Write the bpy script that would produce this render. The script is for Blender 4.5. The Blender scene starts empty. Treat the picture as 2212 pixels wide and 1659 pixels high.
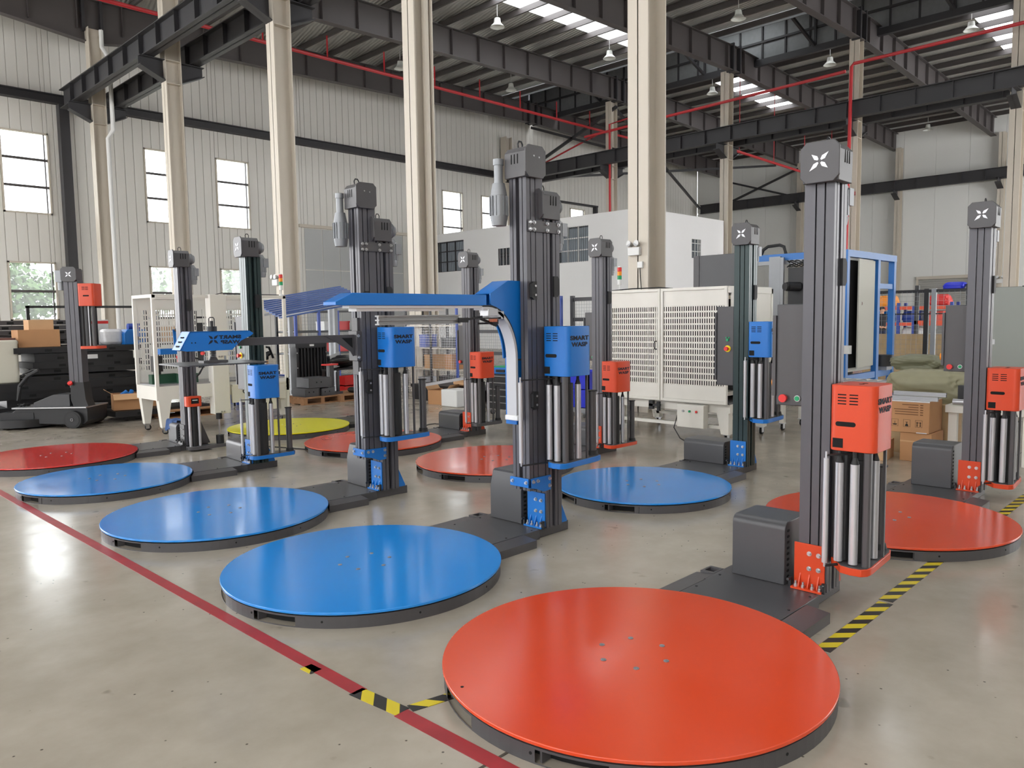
import bpy, bmesh, math, random
from mathutils import Matrix, Vector
random.seed(7)
C = bpy.context.scene.collection
SC = bpy.context.scene

# ------------------------------------------------------------------ camera
cam = bpy.data.cameras.new('camera'); cam_ob = bpy.data.objects.new('camera', cam); C.objects.link(cam_ob)
FW = Vector((0.711, 0.698, -0.0848)).normalized()
RT = Vector((0.7003, -0.7137, -0.0148)); RT = (RT - FW*RT.dot(FW)).normalized()
UP = RT.cross(FW)
cam_ob.matrix_world = Matrix(((RT.x, UP.x, -FW.x, 0), (RT.y, UP.y, -FW.y, 0), (RT.z, UP.z, -FW.z, 1.5363), (0, 0, 0, 1)))
cam.sensor_width = 36.0; cam.lens = 1666.25/2212*36.0; cam.clip_end = 300; cam.clip_start = 0.05
SC.camera = cam_ob

# ------------------------------------------------------------------ world, light, exposure
W = bpy.data.worlds.new('overcast_sky'); SC.world = W; W.use_nodes = True
nt = W.node_tree; nt.nodes.clear()
wo = nt.nodes.new('ShaderNodeOutputWorld'); wb = nt.nodes.new('ShaderNodeBackground')
wb.inputs['Color'].default_value = (0.975, 0.985, 1.0, 1); wb.inputs['Strength'].default_value = 38.0
nt.links.new(wb.outputs[0], wo.inputs[0])
SC.view_settings.view_transform = 'Standard'; SC.view_settings.look = 'None'
SC.view_settings.gamma = 1.0; SC.view_settings.use_curve_mapping = False
SC.view_settings.exposure = -2.22

def sky_panel(name, loc, rot, sx, sy, power):
    l = bpy.data.lights.new(name, 'AREA'); l.shape = 'RECTANGLE'; l.size = sx; l.size_y = sy
    l.energy = power; l.color = (0.96, 0.98, 1.0)
    o = bpy.data.objects.new(name, l); o.location = loc; o.rotation_euler = rot; C.objects.link(o); return o

# ------------------------------------------------------------------ materials
def lin(c):
    return tuple((v/255/12.92 if v/255 <= 0.04045 else ((v/255+0.055)/1.055)**2.4) for v in c)
MATS = {}
def mat(name, rgb, rough=0.5, metal=0.0, var=0.0, scale=6.0, bump=0.0, bscale=60.0, spec=0.5, coat=0.0, emit=None, trans=0.0, alpha=1.0, rvar=0.0):
    if name in MATS: return MATS[name]
    m = bpy.data.materials.new(name); m.use_nodes = True; t = m.node_tree; b = t.nodes['Principled BSDF']
    col = (*lin(rgb), 1)
    b.inputs['Base Color'].default_value = col
    b.inputs['Roughness'].default_value = rough; b.inputs['Metallic'].default_value = metal
    b.inputs['Specular IOR Level'].default_value = spec
    b.inputs['Coat Weight'].default_value = coat; b.inputs['Coat Roughness'].default_value = 0.15
    if trans: b.inputs['Transmission Weight'].default_value = trans
    if alpha < 1: b.inputs['Alpha'].default_value = alpha
    if emit:
        b.inputs['Emission Color'].default_value = (*lin(emit[0]), 1); b.inputs['Emission Strength'].default_value = emit[1]
    if var or rvar or bump:
        tc = t.nodes.new('ShaderNodeTexCoord'); n = t.nodes.new('ShaderNodeTexNoise')
        n.inputs['Scale'].default_value = scale; n.inputs['Detail'].default_value = 5.0
        t.links.new(tc.outputs['Object'], n.inputs['Vector'])
        if var:
            mx = t.nodes.new('ShaderNodeMix'); mx.data_type = 'RGBA'
            d = tuple(max(0, v*(1-var)) for v in col[:3]); u = tuple(min(1, v*(1+var)) for v in col[:3])
            mx.inputs[6].default_value = (*d, 1); mx.inputs[7].default_value = (*u, 1)
            t.links.new(n.outputs['Fac'], mx.inputs[0]); t.links.new(mx.outputs[2], b.inputs['Base Color'])
        if rvar:
            mr = t.nodes.new('ShaderNodeMapRange'); mr.inputs['To Min'].default_value = rough-rvar; mr.inputs['To Max'].default_value = rough+rvar
            mr.inputs['From Min'].default_value = 0.3; mr.inputs['From Max'].default_value = 0.7
            t.links.new(n.outputs['Fac'], mr.inputs['Value']); t.links.new(mr.outputs[0], b.inputs['Roughness'])
        if bump:
            n2 = t.nodes.new('ShaderNodeTexNoise'); n2.inputs['Scale'].default_value = bscale
            t.links.new(tc.outputs['Object'], n2.inputs['Vector'])
            bp = t.nodes.new('ShaderNodeBump'); bp.inputs['Strength'].default_value = bump; bp.inputs['Distance'].default_value = 0.01
            t.links.new(n2.outputs['Fac'], bp.inputs['Height']); t.links.new(bp.outputs[0], b.inputs['Normal'])
    MATS[name] = m; return m

BLUE = mat('blue_paint', (16, 106, 186), 0.34, var=0.03, bump=0.03, bscale=90)
BLUE_D = mat('blue_table_paint', (30, 134, 216), 0.14, var=0.04, scale=3, bump=0.02, bscale=9, rvar=0.03, spec=0.7)
ORANGE = mat('orange_paint', (200, 64, 26), 0.36, var=0.03, bump=0.03, bscale=90)
ORANGE_D = mat('orange_table_paint', (208, 68, 28), 0.2, var=0.04, scale=3, bump=0.02, bscale=9, rvar=0.03, spec=0.7)
RED_D = mat('red_table_paint', (204, 60, 56), 0.1, var=0.04, scale=3, bump=0.02, bscale=9, spec=0.8)
YELLOW_D = mat('yellow_table_paint', (222, 214, 22), 0.3, var=0.05, scale=3)
CHAR = mat('charcoal_powder_coat', (70, 68, 70), 0.4, var=0.06, bump=0.04, bscale=220)
CHAR2 = mat('charcoal_sheet', (65, 65, 68), 0.36, var=0.05, bump=0.04, bscale=220)
MAST = mat('graphite_anodised_profile', (84, 83, 88), 0.36, metal=0.25, var=0.05)
MASTG = mat('green_black_profile', (36, 52, 52), 0.3, metal=0.25, var=0.08)
DARK = mat('black_rubber', (24, 24, 26), 0.6)
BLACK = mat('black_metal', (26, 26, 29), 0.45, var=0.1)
VOID = mat('opening_shade_black', (8, 8, 9), 0.9)  # near-black stands in for the shade inside slots, holes and gaps
CHROME = mat('bright_steel', (200, 200, 202), 0.28, metal=0.9)
ALU = mat('brushed_aluminium', (190, 190, 192), 0.34, metal=0.75, var=0.05)
ROLL = mat('silver_roller', (196, 196, 200), 0.3, metal=0.6)
CAST = mat('cast_aluminium', (140, 142, 145), 0.45, metal=0.5, var=0.1)
WHITEP = mat('white_plastic', (228, 228, 226), 0.45)
CREAM = mat('cream_machine_paint', (234, 231, 222), 0.42, var=0.03)
CREAMCOL = mat('cream_steel_paint', (205, 196, 182), 0.5, var=0.06, scale=1.4)
STEEL = mat('dark_grey_steel_paint', (78, 73, 73), 0.5, var=0.1, scale=1.5)
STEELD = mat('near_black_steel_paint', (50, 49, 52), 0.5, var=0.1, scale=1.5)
WALLM = mat('off_white_wall_panel', (232, 229, 222), 0.5, var=0.03, scale=0.6)
WALLB = mat('white_wall_sheet', (240, 240, 236), 0.55, var=0.02, scale=0.4)
OFFICE = mat('white_plaster', (242, 241, 240), 0.7, var=0.02, scale=0.5)
REDPIPE = mat('red_sprinkler_paint', (178, 34, 42), 0.45, var=0.05)
REDP = mat('red_plastic', (206, 42, 40), 0.4)
GREENP = mat('green_plastic', (14, 146, 92), 0.4)
YELP = mat('yellow_plastic', (238, 206, 20), 0.45)
ORNP = mat('amber_plastic', (244, 150, 34), 0.4)
WOOD = mat('raw_pallet_wood', (150, 110, 76), 0.8, var=0.3, scale=9)
PLY = mat('weathered_plywood', (186, 160, 122), 0.8, var=0.35, scale=4)
CARD = mat('corrugated_cardboard', (178, 132, 92), 0.85, var=0.08, scale=5)
CARDL = mat('light_cardboard', (196, 156, 116), 0.85, var=0.08, scale=5)
INK = mat('black_ink', (30, 26, 24), 0.8)
TARP = mat('olive_tarpaulin', (138, 134, 108), 0.6, var=0.15, scale=7, bump=0.5, bscale=9)
TARPD = mat('dark_olive_tarpaulin', (112, 112, 90), 0.6, var=0.15, scale=7, bump=0.5, bscale=9)
BLACKBAG = mat('black_film_wrap', (26, 25, 25), 0.3, var=0.2, bump=0.8, bscale=14)
BLUEBIN = mat('blue_bin_plastic', (24, 40, 190), 0.4)
BLUEST = mat('blue_rack_paint', (36, 66, 152), 0.45)
GANTRY = mat('gantry_blue_paint', (38, 108, 182), 0.4)
CABIN = mat('pale_grey_cabinet', (192, 190, 176), 0.4)
NAVY = mat('navy_corrugated_sheet', (60, 88, 146), 0.45)
GREEND = mat('dark_green_belt', (20, 66, 44), 0.6)
DENIM = mat('blue_denim_rag', (58, 84, 130), 0.9, var=0.3, scale=20, bump=0.6, bscale=40)
SKIN = mat('skin', (214, 164, 134), 0.6)
HAIR = mat('black_hair', (24, 20, 20), 0.7)
JACKET = mat('black_jacket', (34, 34, 40), 0.85)
LEAF = mat('leaf_green', (52, 78, 30), 0.8, var=0.5, scale=3)
REDTAPE = mat('red_floor_tape', (150, 42, 48), 0.42, var=0.35, scale=7)
PLASTICWRAP = mat('clear_wrap_white', (216, 216, 218), 0.2, var=0.12, scale=16, bump=0.8, bscale=20)
LAMPW = mat('lamp_shade_white', (226, 228, 222), 0.4)

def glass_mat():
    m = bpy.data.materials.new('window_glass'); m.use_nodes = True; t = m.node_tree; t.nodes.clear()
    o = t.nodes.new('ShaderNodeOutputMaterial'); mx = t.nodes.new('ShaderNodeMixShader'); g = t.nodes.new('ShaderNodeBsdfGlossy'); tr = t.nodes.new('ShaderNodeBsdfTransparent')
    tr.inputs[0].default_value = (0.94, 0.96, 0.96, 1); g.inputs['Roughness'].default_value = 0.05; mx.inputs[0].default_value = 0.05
    tl = t.nodes.new('ShaderNodeBsdfTranslucent'); tl.inputs[0].default_value = (0.97, 0.98, 0.98, 1); m2_ = t.nodes.new('ShaderNodeMixShader'); m2_.inputs[0].default_value = 0.05  # faint white veil mixed in to wash out the view outside
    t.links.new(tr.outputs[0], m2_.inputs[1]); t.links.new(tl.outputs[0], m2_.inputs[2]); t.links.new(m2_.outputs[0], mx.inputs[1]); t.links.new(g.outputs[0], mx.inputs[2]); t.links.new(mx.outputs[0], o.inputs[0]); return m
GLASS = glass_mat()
def skylight_mat():
    m = bpy.data.materials.new('translucent_roof_sheet'); m.use_nodes = True; t = m.node_tree; t.nodes.clear()
    o = t.nodes.new('ShaderNodeOutputMaterial'); mx = t.nodes.new('ShaderNodeMixShader'); g = t.nodes.new('ShaderNodeBsdfTranslucent'); tr = t.nodes.new('ShaderNodeBsdfTransparent')
    tr.inputs[0].default_value = (0.95, 0.96, 0.96, 1); g.inputs[0].default_value = (0.9, 0.92, 0.92, 1); mx.inputs[0].default_value = 0.35
    t.links.new(tr.outputs[0], mx.inputs[1]); t.links.new(g.outputs[0], mx.inputs[2]); t.links.new(mx.outputs[0], o.inputs[0]); return m
SKYL = skylight_mat()
def film_mat():
    m = bpy.data.materials.new('clear_stretch_film'); m.use_nodes = True; t = m.node_tree; t.nodes.clear()
    o = t.nodes.new('ShaderNodeOutputMaterial'); mx = t.nodes.new('ShaderNodeMixShader'); g = t.nodes.new('ShaderNodeBsdfGlossy'); tr = t.nodes.new('ShaderNodeBsdfTransparent')
    g.inputs['Roughness'].default_value = 0.15; mx.inputs[0].default_value = 0.35
    t.links.new(tr.outputs[0], mx.inputs[1]); t.links.new(g.outputs[0], mx.inputs[2]); t.links.new(mx.outputs[0], o.inputs[0]); return m
FILM = film_mat()

def floor_mat():
    m = bpy.data.materials.new('polished_concrete'); m.use_nodes = True; t = m.node_tree; b = t.nodes['Principled BSDF']; N = t.nodes; L = t.links
    tc = N.new('ShaderNodeTexCoord')
    def noise(s, d=6, rough=0.55):
        n = N.new('ShaderNodeTexNoise'); n.inputs['Scale'].default_value = s; n.inputs['Detail'].default_value = d; n.inputs['Roughness'].default_value = rough
        L.new(tc.outputs['Object'], n.inputs['Vector']); return n
    big = noise(0.5); mid = noise(2.6, 8, 0.62); fine = noise(38, 3)
    r = N.new('ShaderNodeValToRGB'); r.color_ramp.elements[0].position = 0.32; r.color_ramp.elements[1].position = 0.7
    r.color_ramp.elements[0].color = (*lin((152, 143, 129)), 1); r.color_ramp.elements[1].color = (*lin((184, 175, 161)), 1)
    ad = N.new('ShaderNodeMath'); ad.operation = 'MULTIPLY_ADD'; ad.inputs[1].default_value = 0.5
    L.new(mid.outputs['Fac'], ad.inputs[0])
    h = N.new('ShaderNodeMath'); h.operation = 'MULTIPLY'; h.inputs[1].default_value = 0.5; L.new(big.outputs['Fac'], h.inputs[0]); L.new(h.outputs[0], ad.inputs[2])
    L.new(ad.outputs[0], r.inputs[0])
    # scattered dark scuffs
    st = noise(5.5, 2); sr = N.new('ShaderNodeValToRGB'); sr.color_ramp.elements[0].position = 0.70; sr.color_ramp.elements[1].position = 0.76
    sr.color_ramp.elements[0].color = (0, 0, 0, 1); sr.color_ramp.elements[1].color = (1, 1, 1, 1); L.new(st.outputs['Fac'], sr.inputs[0])
    mx = N.new('ShaderNodeMix'); mx.data_type = 'RGBA'; mx.inputs[7].default_value = (*lin((112, 104, 92)), 1)
    ml = N.new('ShaderNodeMath'); ml.operation = 'MULTIPLY'; ml.inputs[1].default_value = 0.55; L.new(sr.outputs[0], ml.inputs[0])
    L.new(ml.outputs[0], mx.inputs[0]); L.new(r.outputs[0], mx.inputs[6])
    # small pits
    v = N.new('ShaderNodeTexVoronoi'); v.inputs['Scale'].default_value = 17; v.inputs['Randomness'].default_value = 1.0; L.new(tc.outputs['Object'], v.inputs['Vector'])
    pr = N.new('ShaderNodeValToRGB'); pr.color_ramp.elements[0].position = 0.06; pr.color_ramp.elements[1].position = 0.11
    pr.color_ramp.elements[0].color = (1, 1, 1, 1); pr.color_ramp.elements[1].color = (0, 0, 0, 1); L.new(v.outputs['Distance'], pr.inputs[0])
    gate = N.new('ShaderNodeMath'); gate.operation = 'GREATER_THAN'; gate.inputs[1].default_value = 0.47; L.new(big.outputs['Fac'], gate.inputs[0])
    pm = N.new('ShaderNodeMath'); pm.operation = 'MULTIPLY'; L.new(pr.outputs[0], pm.inputs[0]); L.new(gate.outputs[0], pm.inputs[1])
    cs = N.new('ShaderNodeSeparateColor'); L.new(v.outputs['Color'], cs.inputs[0]); cg = N.new('ShaderNodeMath'); cg.operation = 'GREATER_THAN'; cg.inputs[1].default_value = 0.55; L.new(cs.outputs[0], cg.inputs[0])
    pm2 = N.new('ShaderNodeMath'); pm2.operation = 'MULTIPLY'; L.new(pm.outputs[0], pm2.inputs[0]); L.new(cg.outputs[0], pm2.inputs[1])
    m2 = N.new('ShaderNodeMix'); m2.data_type = 'RGBA'; m2.inputs[7].default_value = (*lin((84, 78, 70)), 1)
    L.new(pm2.outputs[0], m2.inputs[0]); L.new(mx.outputs[2], m2.inputs[6]); L.new(m2.outputs[2], b.inputs['Base Color'])
    mr = N.new('ShaderNodeMapRange'); mr.inputs['From Min'].default_value = 0.3; mr.inputs['From Max'].default_value = 0.7; mr.inputs['To Min'].default_value = 0.12; mr.inputs['To Max'].default_value = 0.24
    L.new(mid.outputs['Fac'], mr.inputs['Value']); L.new(mr.outputs[0], b.inputs['Roughness'])
    bp = N.new('ShaderNodeBump'); bp.inputs['Strength'].default_value = 0.06; bp.inputs['Distance'].default_value = 0.01
    s2 = N.new('ShaderNodeMath'); s2.operation = 'MULTIPLY_ADD'; s2.inputs[1].default_value = 0.25; L.new(fine.outputs['Fac'], s2.inputs[0]); L.new(mid.outputs['Fac'], s2.inputs[2])
    L.new(s2.outputs[0], bp.inputs['Height']); L.new(bp.outputs[0], b.inputs['Normal'])
    b.inputs['Specular IOR Level'].default_value = 0.75
    return m
FLOORM = floor_mat()
def foil_mat():
    m = bpy.data.materials.new('silver_roof_foil'); m.use_nodes = True; t = m.node_tree; b = t.nodes['Principled BSDF']; N = t.nodes; L = t.links
    tc = N.new('ShaderNodeTexCoord'); b.inputs['Base Color'].default_value = (0.78, 0.78, 0.75, 1); b.inputs['Metallic'].default_value = 0.4; b.inputs['Roughness'].default_value = 0.4
    mp = N.new('ShaderNodeMapping'); mp.inputs['Scale'].default_value = (1.0, 0.35, 1.0); mp.inputs['Rotation'].default_value = (0, 0, 0.6); L.new(tc.outputs['Object'], mp.inputs['Vector'])
    n = N.new('ShaderNodeTexNoise'); n.inputs['Scale'].default_value = 4.0; n.inputs['Detail'].default_value = 4; L.new(mp.outputs[0], n.inputs['Vector'])
    n2 = N.new('ShaderNodeTexWave'); n2.inputs['Scale'].default_value = 2.2; n2.inputs['Distortion'].default_value = 3.5; L.new(mp.outputs[0], n2.inputs['Vector'])
    ad = N.new('ShaderNodeMath'); ad.operation = 'ADD'; L.new(n.outputs['Fac'], ad.inputs[0]); L.new(n2.outputs['Fac'], ad.inputs[1])
    bp = N.new('ShaderNodeBump'); bp.inputs['Strength'].default_value = 0.55; bp.inputs['Distance'].default_value = 0.06; L.new(ad.outputs[0], bp.inputs['Height']); L.new(bp.outputs[0], b.inputs['Normal'])
    return m
FOIL = foil_mat()
def hazard_mat():
    m = bpy.data.materials.new('hazard_tape'); m.use_nodes = True; t = m.node_tree; b = t.nodes['Principled BSDF']; N = t.nodes; L = t.links
    tc = N.new('ShaderNodeTexCoord'); sx = N.new('ShaderNodeSeparateXYZ'); L.new(tc.outputs['Object'], sx.inputs[0])
    a = N.new('ShaderNodeMath'); a.operation = 'MULTIPLY_ADD'; a.inputs[1].default_value = 1.0; L.new(sx.outputs['Y'], a.inputs[0]); L.new(sx.outputs['X'], a.inputs[2])
    md = N.new('ShaderNodeMath'); md.operation = 'PINGPONG'; md.inputs[1].default_value = 0.075; L.new(a.outputs[0], md.inputs[0])
    gt = N.new('ShaderNodeMath'); gt.operation = 'GREATER_THAN'; gt.inputs[1].default_value = 0.0375; L.new(md.outputs[0], gt.inputs[0])
    mx = N.new('ShaderNodeMix'); mx.data_type = 'RGBA'; mx.inputs[6].default_value = (*lin((38, 36, 34)), 1); mx.inputs[7].default_value = (*lin((206, 186, 40)), 1)
    L.new(gt.outputs[0], mx.inputs[0]); L.new(mx.outputs[2], b.inputs['Base Color']); b.inputs['Roughness'].default_value = 0.5
    return m
HAZ = hazard_mat()

# ------------------------------------------------------------------ mesh helpers
class MB:
    def __init__(s): s.v = []; s.f = []
    def add(s, v, f):
        k = len(s.v); s.v += [tuple(q) for q in v]; s.f += [tuple(i+k for i in q) for q in f]; return s
    def box(s, x0, x1, y0, y1, z0, z1):
        return s.add([(x0,y0,z0),(x1,y0,z0),(x1,y1,z0),(x0,y1,z0),(x0,y0,z1),(x1,y0,z1),(x1,y1,z1),(x0,y1,z1)],
                     [(0,3,2,1),(4,5,6,7),(0,1,5,4),(1,2,6,5),(2,3,7,6),(3,0,4,7)])
    def cyl(s, p0, p1, r0, r1=None, n=16, cap=True):
        p0 = Vector(p0); p1 = Vector(p1); r1 = r0 if r1 is None else r1
        d = (p1-p0).normalized(); a = Vector((1,0,0)) if abs(d.x) < 0.9 else Vector((0,1,0))
        u = d.cross(a).normalized(); w = d.cross(u)
        vs = []
        for p, r in ((p0, r0), (p1, r1)):
            for i in range(n):
                t = 2*math.pi*i/n; vs.append(p + u*math.cos(t)*r + w*math.sin(t)*r)
        fs = [(i, (i+1) % n, n+(i+1) % n, n+i) for i in range(n)]
        if cap: fs += [tuple(range(n))[::-1], tuple(range(n, 2*n))]
        return s.add(vs, fs)
    def prism(s, pts, axis, a, b):
        n = len(pts)
        def P(q, t): return (t, q[0], q[1]) if axis == 'x' else ((q[0], t, q[1]) if axis == 'y' else (q[0], q[1], t))
        vs = [P(q, a) for q in pts] + [P(q, b) for q in pts]
        return s.add(vs, [tuple(range(n))[::-1], tuple(range(n, 2*n))] + [(i, (i+1) % n, n+(i+1) % n, n+i) for i in range(n)])
    def bar(s, p0, p1, w, h=None):
        p0 = Vector(p0); p1 = Vector(p1); h = w if h is None else h; d = (p1-p0).normalized()
        a = Vector((0,0,1)) if abs(d.z) < 0.95 else Vector((1,0,0))
        u = d.cross(a).normalized(); v = u.cross(d)
        q = [(-1,-1),(1,-1),(1,1),(-1,1)]
        vs = [p + u*(i*w/2) + v*(j*h/2) for p in (p0, p1) for i, j in q]
        return s.add(vs, [(0,3,2,1),(4,5,6,7),(0,1,5,4),(1,2,6,5),(2,3,7,6),(3,0,4,7)])
    def tube(s, path, r, n=8):
        path = [Vector(p) for p in path]; m = len(path); vs = []; up = Vector((0.13, 0.21, 0.97))
        for i, p in enumerate(path):
            d = (path[min(i+1, m-1)] - path[max(i-1, 0)]).normalized()
            u = d.cross(up)
            if u.length < 1e-3: u = d.cross(Vector((1,0,0)))
            u.normalize(); w = u.cross(d)
            vs += [p + u*math.cos(2*math.pi*k/n)*r + w*math.sin(2*math.pi*k/n)*r for k in range(n)]
        fs = [(i*n+k, i*n+(k+1) % n, (i+1)*n+(k+1) % n, (i+1)*n+k) for i in range(m-1) for k in range(n)]
        fs += [tuple(range(n))[::-1], tuple(range((m-1)*n, m*n))]
        return s.add(vs, fs)
    def mesh(s, name):
        me = bpy.data.meshes.new(name); me.from_pydata(s.v, [], s.f); me.update()
        bm = bmesh.new(); bm.from_mesh(me); bmesh.ops.recalc_face_normals(bm, faces=bm.faces)
        for f in bm.faces: f.smooth = True
        for e in bm.edges:
            if len(e.link_faces) != 2 or e.calc_face_angle(0) > 0.6: e.smooth = False
        bm.to_mesh(me); bm.free(); return me
def rrect(x0, x1, y0, y1, r, n=4):
    p = []
    for cx, cy, a in ((x1-r, y1-r, 0), (x0+r, y1-r, 90), (x0+r, y0+r, 180), (x1-r, y0+r, 270)):
        p += [(cx + r*math.cos(math.radians(a+90*i/n)), cy + r*math.sin(math.radians(a+90*i/n))) for i in range(n+1)]
    return p
def octo(x0, x1, y0, y1, c):
    return [(x0+c,y0),(x1-c,y0),(x1,y0+c),(x1,y1-c),(x1-c,y1),(x0+c,y1),(x0,y1-c),(x0,y0+c)]

def link(name, me, m, parent=None, loc=None, rot=None, bevel=0):
    o = bpy.data.objects.new(name, me); C.objects.link(o)
    if m is not None and not me.materials: me.materials.append(m)
    if parent is not None: o.parent = parent
    if loc is not None: o.location = loc
    if rot is not None: o.rotation_euler = rot
    if bevel:
        b = o.modifiers.new('edge', 'BEVEL'); b.width = bevel; b.segments = 2; b.limit_method = 'ANGLE'; b.angle_limit = 0.7
    return o
def ob(name, mb, m, parent=None, loc=None, rot=None, bevel=0): return link(name, mb.mesh(name), m, parent, loc, rot, bevel)
def tag(o, label=None, cat=None, group=None, kind=None):
    if label: o['label'] = label
    if cat: o['category'] = cat
    if group: o['group'] = group
    if kind: o['kind'] = kind
    return o
def root(name, loc, rz=0, label=None, cat=None, group=None, kind=None):
    o = bpy.data.objects.new(name, None); C.objects.link(o); o.location = loc; o.rotation_euler = (0, 0, rz); o.empty_display_size = 0.2
    return tag(o, label, cat, group, kind)
def struct(name, mb, m, label, **k): return tag(ob(name, mb, m, **k), label, None, None, 'structure')

MESHES = {}
def shared(key, fn):
    if key not in MESHES: MESHES[key] = fn().mesh(key)
    return MESHES[key]
def inst(name, key, fn, m, parent, loc, rot=None): return link(name, shared(key, fn), m, parent, loc, rot)

def text_mesh(body, size, depth=0.0012, xs=1.5):
    key = 'text_'+body+str(size)
    if key in MESHES: return MESHES[key]
    cu = bpy.data.curves.new(key, 'FONT'); cu.body = body; cu.size = size; cu.extrude = depth; cu.offset = size*0.045; cu.align_x = 'CENTER'; cu.align_y = 'CENTER'; cu.space_character = 1.06
    t = bpy.data.objects.new(key, cu); C.objects.link(t)
    dg = bpy.context.evaluated_depsgraph_get(); me = bpy.data.meshes.new_from_object(t.evaluated_get(dg)); bpy.data.objects.remove(t)
    for v in me.vertices: v.co.x *= xs
    MESHES[key] = me; return me

# ------------------------------------------------------------------ setting
X0, X1, X2, YW = 10.5, 34.8, 57.3, 34.4
fl = struct('floor', MB().add([(-14,-14,0),(X2,-14,0),(X2,YW,0),(-14,YW,0)], [(0,1,2,3)]), FLOORM, 'glossy worn concrete factory floor')
out = struct('ground', MB().add([(-60,YW+0.3,-0.05),(120,YW+0.3,-0.05),(120,110,-0.05),(-60,110,-0.05)], [(0,1,2,3)]), mat('pale_yard', (150,150,140), 0.9), 'pale yard outside the windows')

def roof_z(x): return 12.5 + (min(x, X1)-X0)/(X1-X0)*0.65 - max(0, x-X1)/(X2-X1)*0.55     # underside of the rafters
RD = 1.15
# windows in the long wall: (x0, x1, z0, z1, mullion heights)
def sc(v): return v*0.9555
WINS = []
for a, b in ((7.75, 9.4), (12.98, 14.6), (16.1, 17.7), (29.5, 31.1), (32.6, 34.2), (40.9, 42.5)):
    WINS.append((a, b, 5.84, 8.96)); 
for a, b in ((7.75, 9.4), (12.98, 14.6), (16.1, 17.7), (2.4, 4.0)):
    WINS.append((a, b, 1.72, 4.0))
WINS.append((2.4, 4.0, 5.84, 8.96))
DOOR = (20.5, 26.6, 0.0, 6.15)
holes = [w for w in WINS] + [DOOR]
# cladding strips with window edges as breakpoints
bps = sorted(set([h[0] for h in holes] + [h[1] for h in holes]))
x = 0.0; grid = []
while x < X2: grid.append(round(x, 3)); x += 0.37
pts = sorted(bps + [g for g in grid if all(abs(g-b) > 0.14 for b in bps)] + [X2])
wl = struct('wall_left', MB().box(0.0, X2, YW+0.16, YW+0.2, 12.4, 14.6), WALLM, 'off-white ribbed panel wall with tall windows')
wallpanel = 0
for a, b in zip(pts[:-1], pts[1:]):
    mid = (a+b)/2; cuts = sorted([(h[2], h[3]) for h in holes if h[0]-1e-4 <= mid <= h[1]+1e-4]); z = 0.0
    for c0, c1 in cuts + [(14.4, 14.4)]:
        if c0 - z > 0.05:
            inst('panel', 'clad_%.3f_%.3f' % (b-a, c0-z), lambda: MB().prism([(0,0.06),(b-a,0.06),(b-a,0.03),(b-a-0.014,0),(0.014,0),(0,0.03)], 'z', 0, c0-z), WALLM, wl, (a, YW, z))
        z = max(z, c1)
for i, (a, b, z0, z1) in enumerate(WINS):
    w = tag(root('window_%d' % (i+1), ((a+b)/2, YW, z0)), None, None, None, 'structure')
    w['label'] = 'tall pale-framed window in the panel wall, number %d' % (i+1)
    hw = (b-a)/2; h = z1-z0
    fr = MB().box(-hw, -hw+0.06, -0.05, 0.1, 0, h).box(hw-0.06, hw, -0.05, 0.1, 0, h).box(-hw, hw, -0.05, 0.1, 0, 0.06).box(-hw, hw, -0.05, 0.1, h-0.06, h)
    ob('window_frame', fr, CREAMCOL, w)
    ob('opening_sash', MB().box(hw-0.17, hw-0.13, -0.02, 0.06, 0.06, h-0.06), STEEL, w)
    n = 3 if h > 3 else 2
    for k in range(1, n): ob('mullion', MB().box(-hw+0.06, hw-0.06, -0.03, 0.06, h*k/n-0.045, h*k/n+0.045), STEEL, w)
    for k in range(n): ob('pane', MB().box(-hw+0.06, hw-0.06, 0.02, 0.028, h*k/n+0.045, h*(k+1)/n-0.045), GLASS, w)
WN = ['high window far left beside the dark downpipe', 'high window half behind a cream column', 'high window between two cream columns, three panes', 'high window over the white office roof beside the cream downspout', 'high window over the office roof next to the tall mast', 'small window top over the office wall',
      'low window with green foliage behind the robot mast', 'low window half hidden by the cream column', 'low window behind the second mast head', 'low window beyond the edge of the view', 'high window beyond the edge of the view']
for i, n in enumerate(WN): bpy.data.objects['window_%d' % (i+1)]['label'] = n
# big grey sliding door
dr = tag(root('door_1', ((DOOR[0]+DOOR[1])/2, YW, 0)), 'large pale grey panelled sliding door in the long wall', None, None, 'structure')
DG = mat('pale_grey_door', (188, 190, 190), 0.5)
hw = (DOOR[1]-DOOR[0])/2
for i in range(6):
    for j in range(3):
        ob('panel', MB().box(-hw+i*hw/3+0.02, -hw+(i+1)*hw/3-0.02, 0.0, 0.04, j*2.05+0.02, (j+1)*2.05-0.02), DG, dr)
ob('door_frame', MB().box(-hw, hw, 0.02, 0.07, 0, 6.15), WALLM, dr)
ob('track', MB().box(-hw-0.3, hw+1.5, -0.12, 0.0, 6.17, 6.32), CREAMCOL, dr)
# girt rail along the wall
struct('trim_1', MB().box(0, 33.6, YW-0.34, YW-0.02, 10.12, 10.16).box(0, 33.6, YW-0.2, YW-0.14, 10.12, 10.45).box(0, 33.6, YW-0.34, YW-0.02, 10.42, 10.46), STEELD, 'long dark steel girt rail along the panel wall')
struct('trim_2', MB().box(36.5, 43.6, YW-0.34, YW-0.02, 9.2, 9.3).box(43.4, 43.6, YW-0.3, YW-0.02, 6.2, 9.2), STEELD, 'short dark rail with post above the office')
struct('trim_3', MB().box(9.75, 10.1, YW-0.4, YW-0.02, 0, 10.1), STEELD, 'tall dark steel post against the panel wall')
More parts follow.
